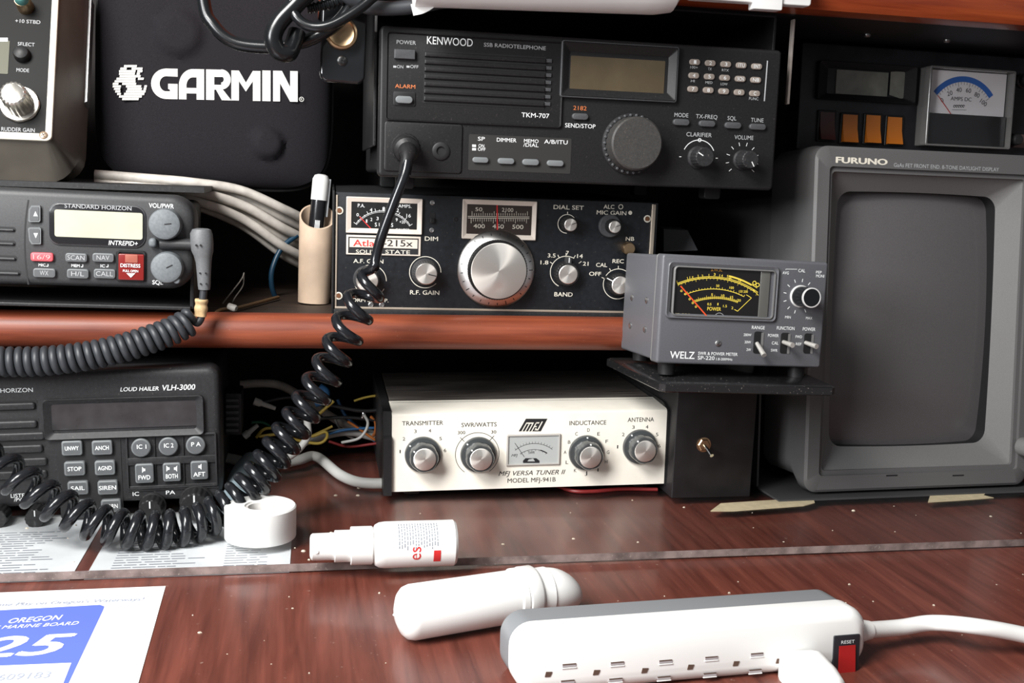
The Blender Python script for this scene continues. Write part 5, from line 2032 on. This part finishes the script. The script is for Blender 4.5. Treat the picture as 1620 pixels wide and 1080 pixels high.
# R
quad((326, 0), (339, 0), (339, .98), (326, .98)); quad((326, 1), (352, 1), (352, .76), (326, .76)); quad((338, .50), (352, .50), (352, .34), (338, .34))
arcs(350, .68, 15, .33, 4, .10, -90, 90); quad((339, .44), (349, .44), (366, 0), (351, 0))
# M
quad((366, 0), (378, 0), (378, .98), (366, .98)); quad((400, 0), (412, 0), (412, .98), (400, .98)); quad((367, .98), (378, .98), (391, .52), (389, .30)); quad((411, .98), (400, .98), (387, .52), (389, .30))
# I
quad((415, 0), (428, 0), (428, 1), (415, 1))
# N
quad((432, 0), (443, 0), (443, 1), (432, 1)); quad((459, 0), (471, 0), (471, 1), (459, 1)); quad((432, 1), (446, 1), (471, 0), (459, 0))
u, v = gp(477, 157)
mb.arc(u, v, .0017, 0, 360, .0004, GW, LOGO, 20)
mb.text('R', u, 'c', v, .0016, LOGO, GW)
d.part('printed_logo', mb, bodyc, 'white globe and lettering')
mb = MB()
rp2 = [(a, b, -.0125) for a, b, c_ in rp]
pts = [(a * 1.0 + (.0009 if a > 0 else -.0009), b + (.0009 if b > V1 / 2 else -.0009), -.016) for a, b, c_ in rp]
mb.tube(pts + [pts[0]], .0016, mat('zip_tape', (.02, .02, .021), .6), 8)
d.part('zip', mb)

# ------------------------------------------------------------------ corner instrument with a cream rim
c = at_y(20, 226, .800)
P_ = Dev('autopilot_head', 'dark instrument with cream rim and ribbed metal knob in the top left corner', 'instrument', (c.x - .05, .800, c.z), -19, 0, 0)
d = P_
pu1 = .5 * (d.L(97, 30)[0] + d.L(78, 200)[0])
pv0 = d.L(30, 222)[1]
pv1 = pv0 + .130
pu0 = pu1 - .17
BRZ = mat('bronze_grey_body', (.13, .115, .095), .42, noise=.15, nscale=40)
mb = MB()
o1 = rrect(pu0, pu1, pv0, pv1, .004, 5)
o2 = rrect(pu0 - .012, pu1 + .011, pv0 - .021, pv1 + .02, .020, 5)
o3 = rrect(pu0 - .014, pu1 + .012, pv0 - .012, pv1 + .02, .020, 5)
mb.loops([W3(o1, -.001), W3(o2, -.028), W3(o3, -.040), W3(o3, -.056)], BRZ, True, True)
d.part('body', mb)
mb = MB()
mb.frame(pu0, pu1, pv0, pv1, .0042, .0050, -.002, .0018, mat('cream_rim', (.66, .62, .52), .4), .004, .002)
rm = d.part('rim', mb, label='cream rim')
mb = MB()
mb.rbox(pu0 + .004, pu1 - .004, pv0 + .0045, pv1 - .005, -.0015, .0006, mat('flat_black_panel', (.008, .008, .008), .5, spec=.12), .002, 0)
for t, xl, xr, yc, cp in (('+10 STBD', 24, 64, 34, 5.5), ('SELECT', 28, 55, 70, 5.5), ('MODE', 26, 46, 111, 5.5), ('RUDDER GAIN', 2, 55, 205, 6)):
    d.txt(mb, t, xl, xr, yc, cp, GRYP, w=.0008, bold=.01)
a, b = d.L(-60, 61), d.L(13, 118)
mb.rbox(a[0], b[0], b[1], a[1], 0, .0010, mat('olive_lcd', (.10, .10, .07), .4, spec=.15), .0006, 0)
mb.flat([d.L(-60, 67), d.L(13, 67), d.L(13, 61), d.L(-60, 61)], .0012, WHT)
d.part('front_panel', mb)
mb = MB(); u, v = d.L(41, 12)
mb.lathe(u, v, [(.0058, 0), (.0055, .005), (.0050, .012)], BRASS, 24)
mb.lathe(u, v, [(.0048, .012), (.0046, .016), (.0035, .0175)], GREEN, 24)
d.part('push_knob', mb, label='push knob with a teal tip')
mb = MB(); u, v = d.L(36, 88)
mb.lathe(u, v, [(.0058, 0), (.0054, .005), (.0046, .0065), (.002, .0075)], BLK, 24)
d.part('select_knob', mb)
mb = MB(); u, v = d.L(32, 166)
SIL = mat('worn_silver_knob', (.50, .48, .44), .30, metal=.85)
mb.lathe(u, v, [(.0132, .0002), (.0132, .0022), (.0124, .0032)], SIL, 48, rib=8, amp=.012, ribrows=(0, 1))
mb.lathe(u, v, [(.0094, .003), (.0088, .016), (.0084, .0200), (.0070, .0210)], SIL, 108, rib=18, amp=.03, ribrows=(0, 1, 2))
d.part('rudder_knob', mb)
screw(d, 69, 214, .0028, mat('copper_screw', (.55, .40, .28), .35, metal=.8), w0=.0016)

# ------------------------------------------------------------------ thin strap and hanging clip plate
mb = MB()
b = d.L(136, 162, -.042)
mb.loops([[(pu1 + .0122, pv1, w_), (pu1 + .0140, pv1, w_), (pu1 + .0140, b[1], w_), (pu1 + .0122, b[1] - .001, w_)] for w_ in (-.052, -.040)], STEEL)
d.part('mounting_strap', mb, label='thin pale metal strap along the right side')

yM = .712
a, b = at_y(506, 40, yM), at_y(577, 133, yM)
C_ = Dev('microphone_hanger', 'glossy black hanger plate with a round brass stud above the pen tube', 'hanger', ((a.x + b.x) / 2, yM, b.z), 0, 1.2, 0)
d = C_
hw_ = (b.x - a.x) / 2
GBL = mat('gloss_black_enamel', (.012, .013, .015), .10, coat=.6)
mb = MB()
mb.rbox(-hw_, hw_, 0, .3595 - b.z, -.004, 0, GBL, .0055, .0020)
d.part('hanger_plate', mb)
u, v = d.L(540, 54)
mb = MB()
mb.lathe(u, v, [(.0100, 0), (.0104, .004), (.0098, .0062), (.0086, .0066), (.0078, .0045), (.0050, .0035), (.002, .0035)], BRASS, 40)
d.part('stud', mb, label='round brass stud')
screw(d, 541, 96, .0032, mat('dark_screw', (.06, .06, .06), .3, metal=.8))

# ------------------------------------------------------------------ white fixtures under the overhead rail
A, B = at_y(596, 4, .650), at_y(1085, 18, .650)
zl = at_y(840, 12, .650).z
mb = MB()
xs, x1 = at_y(720, 13, .668).x, at_y(1086, 25, .668).x
x0 = xs - .025
L_ = []
for t in range(17):
    s = t / 16
    # the right end rounds off
    e = max(0, (s - .90) / .10)
    k = math.sqrt(max(.02, 1 - e * e))
    x = x0 + (x1 - x0) * s
    zb = at_y(720 + (1086 - 720) * (x - xs) / (x1 - xs), 13 + 12 * (x - xs) / (x1 - xs), .668).z
    L_.append([(x, .668 + .0215 * k * math.cos(q), zb + .0215 + .0215 * k * math.sin(q)) for q in [2 * PI * i / 24 for i in range(24)]])
mb.loops(L_, WHITE)
o = mb.build('lamp_tube', world=True)
tag(o, 'white rounded lamp housing fixed to the overhead rail, above the wide radiotelephone', 'lamp')
x0, x1 = at_y(1092, 5, .684).x, at_y(1283, 8, .684).x
z_ = at_y(1200, 5, .684).z
d = Dev('white_batten', 'flat white plastic batten with a tab on the overhead rail, right of the lamp', 'batten', ((x0 + x1) / 2, .6875, z_), 0, -.6, 0)
bw_ = (x1 - x0) / 2
mb = MB()
mb.rbox(-bw_, bw_, 0, .055, -.0045, .004, WHITE, .002, .001)
d.part('batten', mb)
mb = MB()
a, b = d.L(1191, 8, .004), d.L(1236, 17, .004)
mb.rbox(a[0], b[0], b[1], .010, -.003, .0055, WHITE, .001, .0005)
d.part('tab', mb)

# ------------------------------------------------------------------ cords
# phone-style glossy coil from the wide radiotelephone's jack
CORD = mat('glossy_black_cord', (.010, .011, .013), .20, spec=.5)
jk = K.W(*K.L(641, 236), .002)
mb = MB()
n0 = K.N
stn = [jk, jk + n0 * .006, jk + n0 * .012 - Vector((0, 0, .001)), jk + n0 * .018 - Vector((0, 0, .0045)), at_y(640, 276, .684)]
mb.tube(catmull(stn, 4), [.0085] * 5 + [.0082] * 4 + [.0060] * 4 + [.0040] * 4, BLK, 20)
pl = mb
lead = catmull([stn[2], stn[3], at_y(640, 276, .682), at_y(624, 318, .682), at_y(604, 372, .683), at_y(594, 410, .684), at_y(593, 428, .681)], 10)
path_px = [(594, 436, .693), (574, 474, .694), (556, 508, .696), (540, 543, .698), (522, 578, .699), (503, 612, .700), (484, 645, .699), (464, 676, .697), (444, 706, .694), (424, 734, .690),
           (402, 761, .686), (378, 787, .681), (350, 808, .676), (318, 824, .671), (284, 834, .666), (248, 839, .663), (210, 838, .661), (172, 832, .661), (136, 821, .662), (104, 806, .664), (72, 788, .667), (40, 766, .670), (8, 744, .674), (-30, 722, .678), (-80, 700, .683), (-140, 690, .688)]
axis = catmull([at_y(*p) for p in path_px], 14)
hx = helix(axis, [(0, .0080), (.04, .0098), (1, .0092)], [(0, .0172), (.14, .0156), (.27, .0126), (.38, .0098), (.48, .0090), (.58, .0098), (.68, .0118), (.8, .0140), (1, .0155)], hand=-1, per=20, start=R(200))
mb2 = MB()
mb2.tube([p for p in lead[:-4]] + [lead[-4].lerp(hx[2], t) for t in (.35, .7)] + hx[2:], .0033, CORD, 12)
o = mb2.build('coiled_cable', world=True, angle=80)
tag(o, 'long glossy black coiled cord hanging from the radiotelephone down across the desk', 'cord')
o2 = pl.build('cord_plug', parent=None, world=True)
o2.parent = o
o2.matrix_parent_inverse = o.matrix_world.inverted()

# matt coiled microphone cord of the small radio
yc_ = .718
hxp = [(306, 506, .722), (270, 524, .717), (230, 539, .713), (180, 554, .710), (130, 564, .708), (70, 571, .708), (0, 572, .708), (-60, 570, .708), (-160, 560, .708)]
axis = catmull([at_y(*p) for p in hxp], 14)
hx = helix(axis, [(0, .0072), (1, .0074)], [(0, .0051), (1, .0053)], hand=1, per=18, start=R(-60))
low = I_.W(*I_.L(323, 452, .006), .006)
lead = catmull([low, at_y(321, 470, low.y), at_y(319, 490, low.y), at_y(318, 503, low.y - .001), at_y(312, 511, low.y - .002), at_y(305, 506, low.y - .002)], 8)
mb = MB()
mb.tube(lead[:-3] + hx[6:], .0025, MATB, 10)
o = mb.build('coiled_microphone_cord', world=True, angle=80)
tag(o, 'matt black tightly coiled cord in front of the shelf lip, below the small marine radio', 'cord')
mb = MB()
tp = catmull([at_y(319, 473, low.y), at_y(318.5, 480, low.y), at_y(318, 488, low.y), at_y(317, 500, low.y)], 5)
mb.tube(tp, [.0041 + .0003 * math.sin(i * .8) for i in range(len(tp))], mat('tan_tape_wrap', (.60, .42, .22), .6, noise=.35, nscale=140), 14)
t_ = mb.build('tape_wrap', world=True)
t_.parent = o
t_.matrix_parent_inverse = o.matrix_world.inverted()
t_['label'] = 'wrap of yellowed tape round the cord'

# black cables looping across the top
cable('black_cable', [at_y(308, -330, .73), at_y(312, -150, .72), at_y(322, 0, .715), at_y(338, 40, .712), at_y(368, 66, .71), at_y(410, 74, .708), at_y(455, 72, .706), at_y(500, 58, .702), at_y(540, 30, .70), at_y(570, -20, .690), at_y(585, -60, .682), at_y(590, -300, .68)], .0042, GLOSSB,
      'black cable hanging in a loop over the top of the padded case', 'cable', 'black cables at the top of the padded case', n=12)
cable('black_cable', [at_y(560, -320, .675), at_y(535, -120, .68), at_y(500, -30, .686), at_y(470, 5, .687), at_y(442, 35, .687), at_y(432, 60, .687), at_y(440, 80, .688), at_y(456, 84, .690), at_y(464, 70, .694), at_y(470, 50, .697)], .0055, GLOSSB,
      'thick black cable bent in a tight hook beside the round brass stud', 'cable', 'black cables at the top of the padded case', n=12)
cable('black_cable', [at_y(455, -320, .675), at_y(456, -120, .685), at_y(462, 0, .686), at_y(470, 28, .684), at_y(492, 42, .682), at_y(522, 40, .680), at_y(556, 22, .680), at_y(585, 0, .681), at_y(605, -25, .681), at_y(640, -120, .676), at_y(650, -320, .672)], .0032, GLOSSB,
      'black cable arching in front of the glossy hanger plate', 'cable', 'black cables at the top of the padded case', n=12)
cable('black_cable', [at_y(520, -320, .682), at_y(530, -100, .684), at_y(545, -15, .690), at_y(572, 4, .693), at_y(588, 12, .693), at_y(640, 12, .692), at_y(700, 2, .690), at_y(760, -10, .69)], .0046, MATB,
      'dull black cable running behind the white flat cable end', 'cable', 'black cables at the top of the padded case', n=12)
# ribbed strain relief
mb = MB()
pts = [at_y(486 + 7 * k, 13 - .9 * k - .1 * k * k, .6945) for k in range(12)]
fine = catmull(pts, 6)
mb.tube(fine, [.0036 if (i // 3) % 2 else .0028 for i in range(len(fine))], GLOSSB, 14)
o = mb.build('strain_relief', world=True)
tag(o, 'ribbed black cord strain relief in front of the hanger plate', 'cable')
mb = MB()
pts = catmull([at_y(652, 16, .668), at_y(668, 12, .668), at_y(684, 2, .668), at_y(700, -14, .668)], 6)
L_ = []
for i, p in enumerate(pts):
    t = (pts[min(i + 1, len(pts) - 1)] - pts[max(i - 1, 0)]).normalized()
    nn = Vector((-t.z, 0, t.x))
    L_.append([tuple(p + nn * a + Vector((0, b, 0))) for a, b in ((-.0034, -.0008), (.0034, -.0008), (.0034, .0008), (-.0034, .0008))])
mb.loops(L_, WHITE)
o = mb.build('flat_cable', world=True)
tag(o, 'short white flat cable end dangling above the wide radiotelephone', 'cable')

# ------------------------------------------------------------------ tube with a marker
tb = at_z(496, 478, .1335)
Rt = at_y(522, 340, tb.y).x - at_y(465, 340, tb.y).x
Rt /= 2
zt = at_y(492, 326, tb.y).z
d = Dev('pen_tube', 'yellowed plastic tube used as a pen holder on the shelf', 'holder', (tb.x, tb.y, .1335), 0, 2.0, 0)
ht_ = zt - .1335 - .002
vb_, vf_ = d.L(492, 322, -Rt)[1], d.L(492, 362, Rt)[1]


def ring_(r_, f):
    """ring at fraction f of the height; the top end is cut on a slant"""
    out = []
    for i in range(48):
        a = 2 * PI * i / 48
        z_ = r_ * math.sin(a)
        vt = (vb_ + vf_) / 2 + (vf_ - vb_) / 2 * z_ / Rt
        out.append((r_ * math.cos(a), .0 + vt * f, z_))
    return out


mb = MB()
mb.loops([ring_(Rt * .80, .05), ring_(Rt * .82, 0), ring_(Rt * .88, 0), ring_(Rt, 1), ring_(Rt * .91, 1.0), ring_(Rt * .78, .08)], PVC, True, False)
d.part('tube_wall', mb)
mk = Dev('marker_pen', 'black marker pen with a white cap standing in the yellowed tube', 'pen', (tb.x - .003, tb.y, .138), -3, 5, 0)
pu, pv = mk.L(497, 352, 0)
mh = mk.L(511, 276)[1]
e = mk
mb = MB()
zlathe(mb, [(.0036, 0), (.0062, .004), (.0062, mh * .84)], mat('marker_black', (.010, .010, .012), .25, coat=.4), n=28)
vm_ = e.L(498, 355, .0063)[1]
for k in range(4):
    mb.rbox(-.0016 + .001 * k, -.0010 + .001 * k, vm_ - .004, vm_ + .0035, .0050, .00635, WHT, .0001, 0)
e.part('barrel', mb)
mb = MB()
zlathe(mb, [(.0065, mh * .79), (.0066, mh - .004), (.0052, mh - .001), (.0030, mh)], WHITE, n=28)
mb.rbox(.0062, .0078, mh * .66, mh - .003, -.0015, .0015, mat('clip_grey', (.30, .31, .32), .4), .0005, .0004)
e.part('cap', mb, label='white cap')

# ------------------------------------------------------------------ grey cables running down behind the tube
for k, (yy, y1, r_) in enumerate(((288, 337, .0037), (295, 352, .0038), (302, 368, .0038), (309, 383, .0037), (316, 397, .0038), (323, 410, .0038))):
    cable('grey_cable', [at_y(150, yy - 12, .875 + .010 * (k % 2)), at_y(230, yy - 6, .875 + .010 * (k % 2)), at_y(300, yy, .875 + .010 * (k % 2)), at_y(380, (yy + y1) / 2 - 12, .885 + .010 * (k % 2)), at_y(450, y1 - 6, .895 + .010 * (k % 2)), at_y(502, y1 + 20, .92 + .010 * (k % 2))], r_, RIM,
          'grey-beige cable in the bundle running down behind the pen tube', 'cable', 'grey cables behind the pen tube', n=10, sm=8)
cable('blue_wire', [at_y(470, 372, .90), at_y(446, 392, .895), at_y(431, 425, .89), at_y(430, 452, .89), at_y(437, 474, .895)], .0022, mat('blue_insulation', (.010, .045, .085), .4), 'dark blue wire curving down left of the pen tube', 'wire')

# ------------------------------------------------------------------ tangle behind the big coil, over the desk
WY, WB, WR, WG, WO, WGR, WK = (mat('yellow_wire', (.50, .36, .06), .5), mat('blue_wire_pvc', (.03, .13, .30), .45), mat('red_wire', (.16, .012, .012), .45), mat('green_wire', (.03, .16, .09), .5), mat('orange_wire', (.50, .15, .03), .5),
                                mat('pale_grey_cable', (.42, .42, .40), .5), mat('black_wire', (.015, .015, .016), .4))
cable('grey_cable', [at_z(340, 720, .012), at_z(420, 735, .010), at_z(470, 728, .011), at_z(500, 722, .0105), at_z(540, 752, .0105), at_z(580, 764, .0105), at_z(640, 760, .0105), at_z(700, 740, .0105)], .0040, WGR, 'thick pale grey cable curving over the desk left of the antenna tuner', 'cable', n=12)
cable('grey_cable', [at_y(380, 608, .90), at_y(420, 606, .90), at_y(450, 612, .90), at_y(490, 636, .89), at_y(540, 668, .88), at_y(600, 690, .87), at_y(660, 700, .87)], .0036, RIM, 'dull grey cable crossing the dark cubby above the loose wires', 'cable')
cable('grey_cable', [at_y(480, 700, .86), at_y(525, 686, .86), at_y(560, 684, .86), at_y(610, 696, .86), at_y(660, 706, .86)], .0034, WGR, 'pale grey cable entering behind the antenna tuner', 'cable')
cable('grey_cable', [at_y(486, 664, .80), at_y(487, 688, .80), at_y(478, 704, .80), at_y(464, 718, .80), at_y(440, 730, .80), at_y(410, 728, .81)], .0028, WGR, 'pale grey cable curling down behind the black coiled cord', 'cable')
wires = [
    (WY, [(528, 634), (510, 650), (496, 662), (476, 676), (440, 686), (410, 690)], .0013, 'yellow wire rising to the right behind the coil'),
    (WY, [(405, 692), (420, 678), (450, 680), (490, 690), (514, 683), (517, 692), (505, 701), (478, 698), (450, 690)], .0012, 'yellow wire looped over the desk behind the coil'),
    (WY, [(526, 674), (505, 684), (480, 694), (455, 700)], .0011, 'short yellow wire with a free end pointing right'),
    (WB, [(520, 686), (545, 680), (580, 677), (612, 677), (650, 680)], .0012, 'blue wire running straight to the tuner'),
    (WB, [(534, 632), (545, 655), (560, 670), (590, 695), (612, 708), (640, 716)], .0013, 'blue wire slanting down to the tuner'),
    (WB, [(480, 700), (500, 692), (516, 688)], .0024, 'thick dark blue wire lying under the yellow loop'),
    (WB, [(505, 612), (515, 620), (512, 632), (498, 638)], .0034, 'bundle of blue insulation behind the coil'),
    (WR, [(520, 698), (550, 706), (590, 702), (630, 696)], .0012, 'dark red wire on the desk below the blue ones'),
    (WO, [(586, 658), (594, 668), (594, 682), (590, 690)], .0013, 'orange wire bending down beside the tuner'),
    (WO, [(550, 666), (565, 676), (585, 690), (600, 700)], .0011, 'thin orange wire crossing the blue ones'),
    (WG, [(398, 668), (415, 668), (430, 676), (450, 690)], .0012, 'dark green wire beside the white connector'),
    (WGR, [(528, 658), (534, 672), (545, 686), (560, 694)], .0010, 'thin beige wire dropping among the loose wires'),
    (WGR, [(576, 656), (582, 668), (578, 682), (566, 694), (540, 700)], .0012, 'thin beige wire ending in a silver lug'),
    (WK, [(400, 640), (460, 628), (520, 640), (580, 650), (640, 640)], .0016, 'black wire sagging across the back of the cubby'),
    (WK, [(420, 690), (470, 668), (540, 660), (600, 665)], .0014, 'black wire lying behind the yellow loop'),
    (WY, [(560, 634), (580, 628), (600, 626), (630, 630)], .0010, 'faint yellow wire high behind the tuner corner'),
]
for i, (m, pp, r_, lb) in enumerate(wires):
    y_ = .835 + .006 * (i % 6)
    nm = {WY: 'yellow_wire', WB: 'blue_wire', WR: 'red_wire', WO: 'orange_wire', WG: 'green_wire', WGR: 'beige_wire', WK: 'black_wire'}[m]
    pts = []
    for p in pp:
        q = at_y(p[0], p[1], y_)
        if q.z < SZ + r_: q.z = SZ + r_
        pts.append(q)
    cable(nm, pts, r_, m, lb, 'wire', 'loose wires behind the coiled cord', n=8, sm=8)
p = at_y(575, 655, .842)
mb = MB()
mb.tube([p - Vector((.001, 0, .003)), p, p + Vector((.0006, 0, .003))], [.0016, .0024, .0012], CHROME, 12)
tag(mb.build('wire_lug', world=True), 'small silver wire lug among the loose wires left of the tuner', 'connector')
cable('red_wire', [at_z(872, 764, SZ + .0016), at_z(905, 776, SZ + .0015), at_z(940, 777, SZ + .0015), at_z(985, 773, SZ + .0015), at_z(1040, 774, SZ + .0015)], .0015, WR, 'red wire coming out below the antenna tuner', 'wire')
# connectors beside the hailer
yk = .80
d = Dev('terminal_block', 'black ribbed terminal block behind the right edge of the hailer', 'connector', at_y(369, 688, yk), 0, 0, 0)
mb = MB()
a, b = d.L(356, 622), d.L(382, 688)
mb.rbox(a[0], b[0], 0, a[1], -.03, 0, BLK2, .001, .0006)
tbb = d.part('block_body', mb)
for k in range(6):
    mb = MB()
    a, b = d.L(357, 630 + k * 9.5), d.L(378, 635 + k * 9.5)
    mb.rbox(a[0], b[0], b[1], a[1], -.001, .0022, CHAR, .0006, .0005)
    d.part('terminal', mb, tbb)
for (x0, y0, x1, y1, lb) in ((402, 634, 436, 646, 'pale tapered connector lying in the cubby beside the hailer'), (386, 690, 408, 672, 'small translucent connector on the desk beside the terminal block')):
    mb = MB()
    A, B = at_y(x0, y0, .84), at_y(x1, y1, .84)
    for q in (A, B): q.z = max(q.z, .0095)
    mb.tube([A, A.lerp(B, .3), A.lerp(B, .35), B], [.0030, .0030, .0022, .0016], mat('milky_nylon', (.55, .55, .52), .45), 14)
    tag(mb.build('connector', world=True), lb, 'connector')
# grey hose end left of the tape roll
mb = MB()
pts = catmull([at_z(372, 790, .014), at_z(376, 765, .0155), at_z(384, 745, .016), at_z(396, 728, .016)], 6)
mb.tube(pts, [.0085 - .0001 * i for i in range(len(pts))], mat('blue_grey_hose', (.22, .28, .31), .55), 20)
tag(mb.build('hose', world=True), 'blue-grey hose end between the hailer and the coiled cord', 'hose')

# ------------------------------------------------------------------ bits on the shelf
mb = MB()
A, B = at_y(362, 484, .775), at_y(374, 503, .772)
A.z = max(A.z, .1375); B.z = max(B.z, .1372)
mb.tube([A, A.lerp(B, .8), B], [.0024, .0026, .0018], mat('old_white_plug', (.62, .58, .52), .5), 12)
tag(mb.build('wire_terminal', world=True), 'small whitish wire terminal lying on the shelf right of the cord plug', 'connector')
cable('brown_wire', [at_y(330, 512, .765), at_z(345, 492, .1350), at_z(375, 487, .1350), at_z(410, 478, .1350), at_z(440, 470, .1350)], .0014, mat('brown_wire', (.16, .09, .04), .6), 'dusty brown wire lying along the shelf behind the cord plug', 'wire')
cable('clear_tie', [at_z(352, 480, .1350), at_y(372, 455, .82), at_y(383, 440, .83), at_y(386, 432, .835), at_y(384, 452, .83), at_y(372, 470, .81), at_z(366, 482, .1350)], .0005, mat('pale_tie', (.30, .28, .25), .3), 'thin looped plastic tie standing on the shelf left of the pen tube', 'tie')
mb = MB()
P = [at_y(1050, 362, .80), at_y(1088, 364, .80), at_y(1104, 396, .79), at_y(1050, 398, .79)]
mb.loops([[tuple(p) for p in P], [tuple(p + Vector((.002, .02, .001))) for p in P]], mat('grey_card', (.10, .10, .105), .7))
tag(mb.build('grey_card', world=True), 'crumpled grey card sticking up behind the power meter', 'card')

# ------------------------------------------------------------------ masking tape and crumbs
for pp, lb in (([(1124, 809), (1140, 797), (1200, 793), (1286, 788), (1289, 796), (1270, 801), (1200, 806), (1160, 809)], 'torn strip of masking tape on the desk at the lower left corner of the radar'),
               ([(1468, 795), (1472, 782), (1540, 777), (1562, 778), (1556, 784), (1572, 788), (1520, 792)], 'torn strip of masking tape on the desk under the right part of the radar')):
    mb = MB()
    P = [at_z(*p, SZ) for p in pp]
    mb.loops([[(p.x, p.y, SZ + .0001) for p in P], [(p.x, p.y, SZ + .0006) for p in P]], TAPEM)
    tag(mb.build('masking_tape', world=True), lb, 'tape')
mb = MB()
CRUMB = mat('pale_crumb', (.55, .48, .38), .7)
for i in range(95):
    x, y = random.uniform(-.17, .5), random.uniform(.48, .73)
    z = SZ if y > .616 else 0
    if y > .58 and y < .618: continue
    if x < -.06 and y < .62: continue
    r_ = random.choice((.0003, .0004, .0005, .0008))
    a = random.random() * PI
    pts = [(x + r_ * math.cos(a + k * PI / 2) * (1 if k % 2 else 1.6), y + r_ * math.sin(a + k * PI / 2)) for k in range(4)]
    mb.loops([[(p[0], p[1], z + .00005) for p in pts], [(x + (p[0] - x) * .6, y + (p[1] - y) * .6, z + r_ * .8) for p in pts]], CRUMB)
for px, py in ((531, 784), (566, 784), (568, 772), (1350, 808), (480, 872), (690, 948), (955, 972), (950, 975)):
    p = at_z(px, py, SZ if py < 900 else 0)
    r_ = .0011
    pts = [(p.x + r_ * math.cos(k * PI / 3) * 1.4, p.y + r_ * math.sin(k * PI / 3)) for k in range(6)]
    zz = SZ if py < 900 else 0
    mb.loops([[(a, b, zz + .00005) for a, b in pts], [(p.x + (a - p.x) * .6, p.y + (b - p.y) * .6, zz + .0009) for a, b in pts]], CRUMB)
o = mb.build('crumbs', world=True)
tag(o, 'pale crumbs and dust specks scattered over the desk', 'crumbs', kind='stuff')
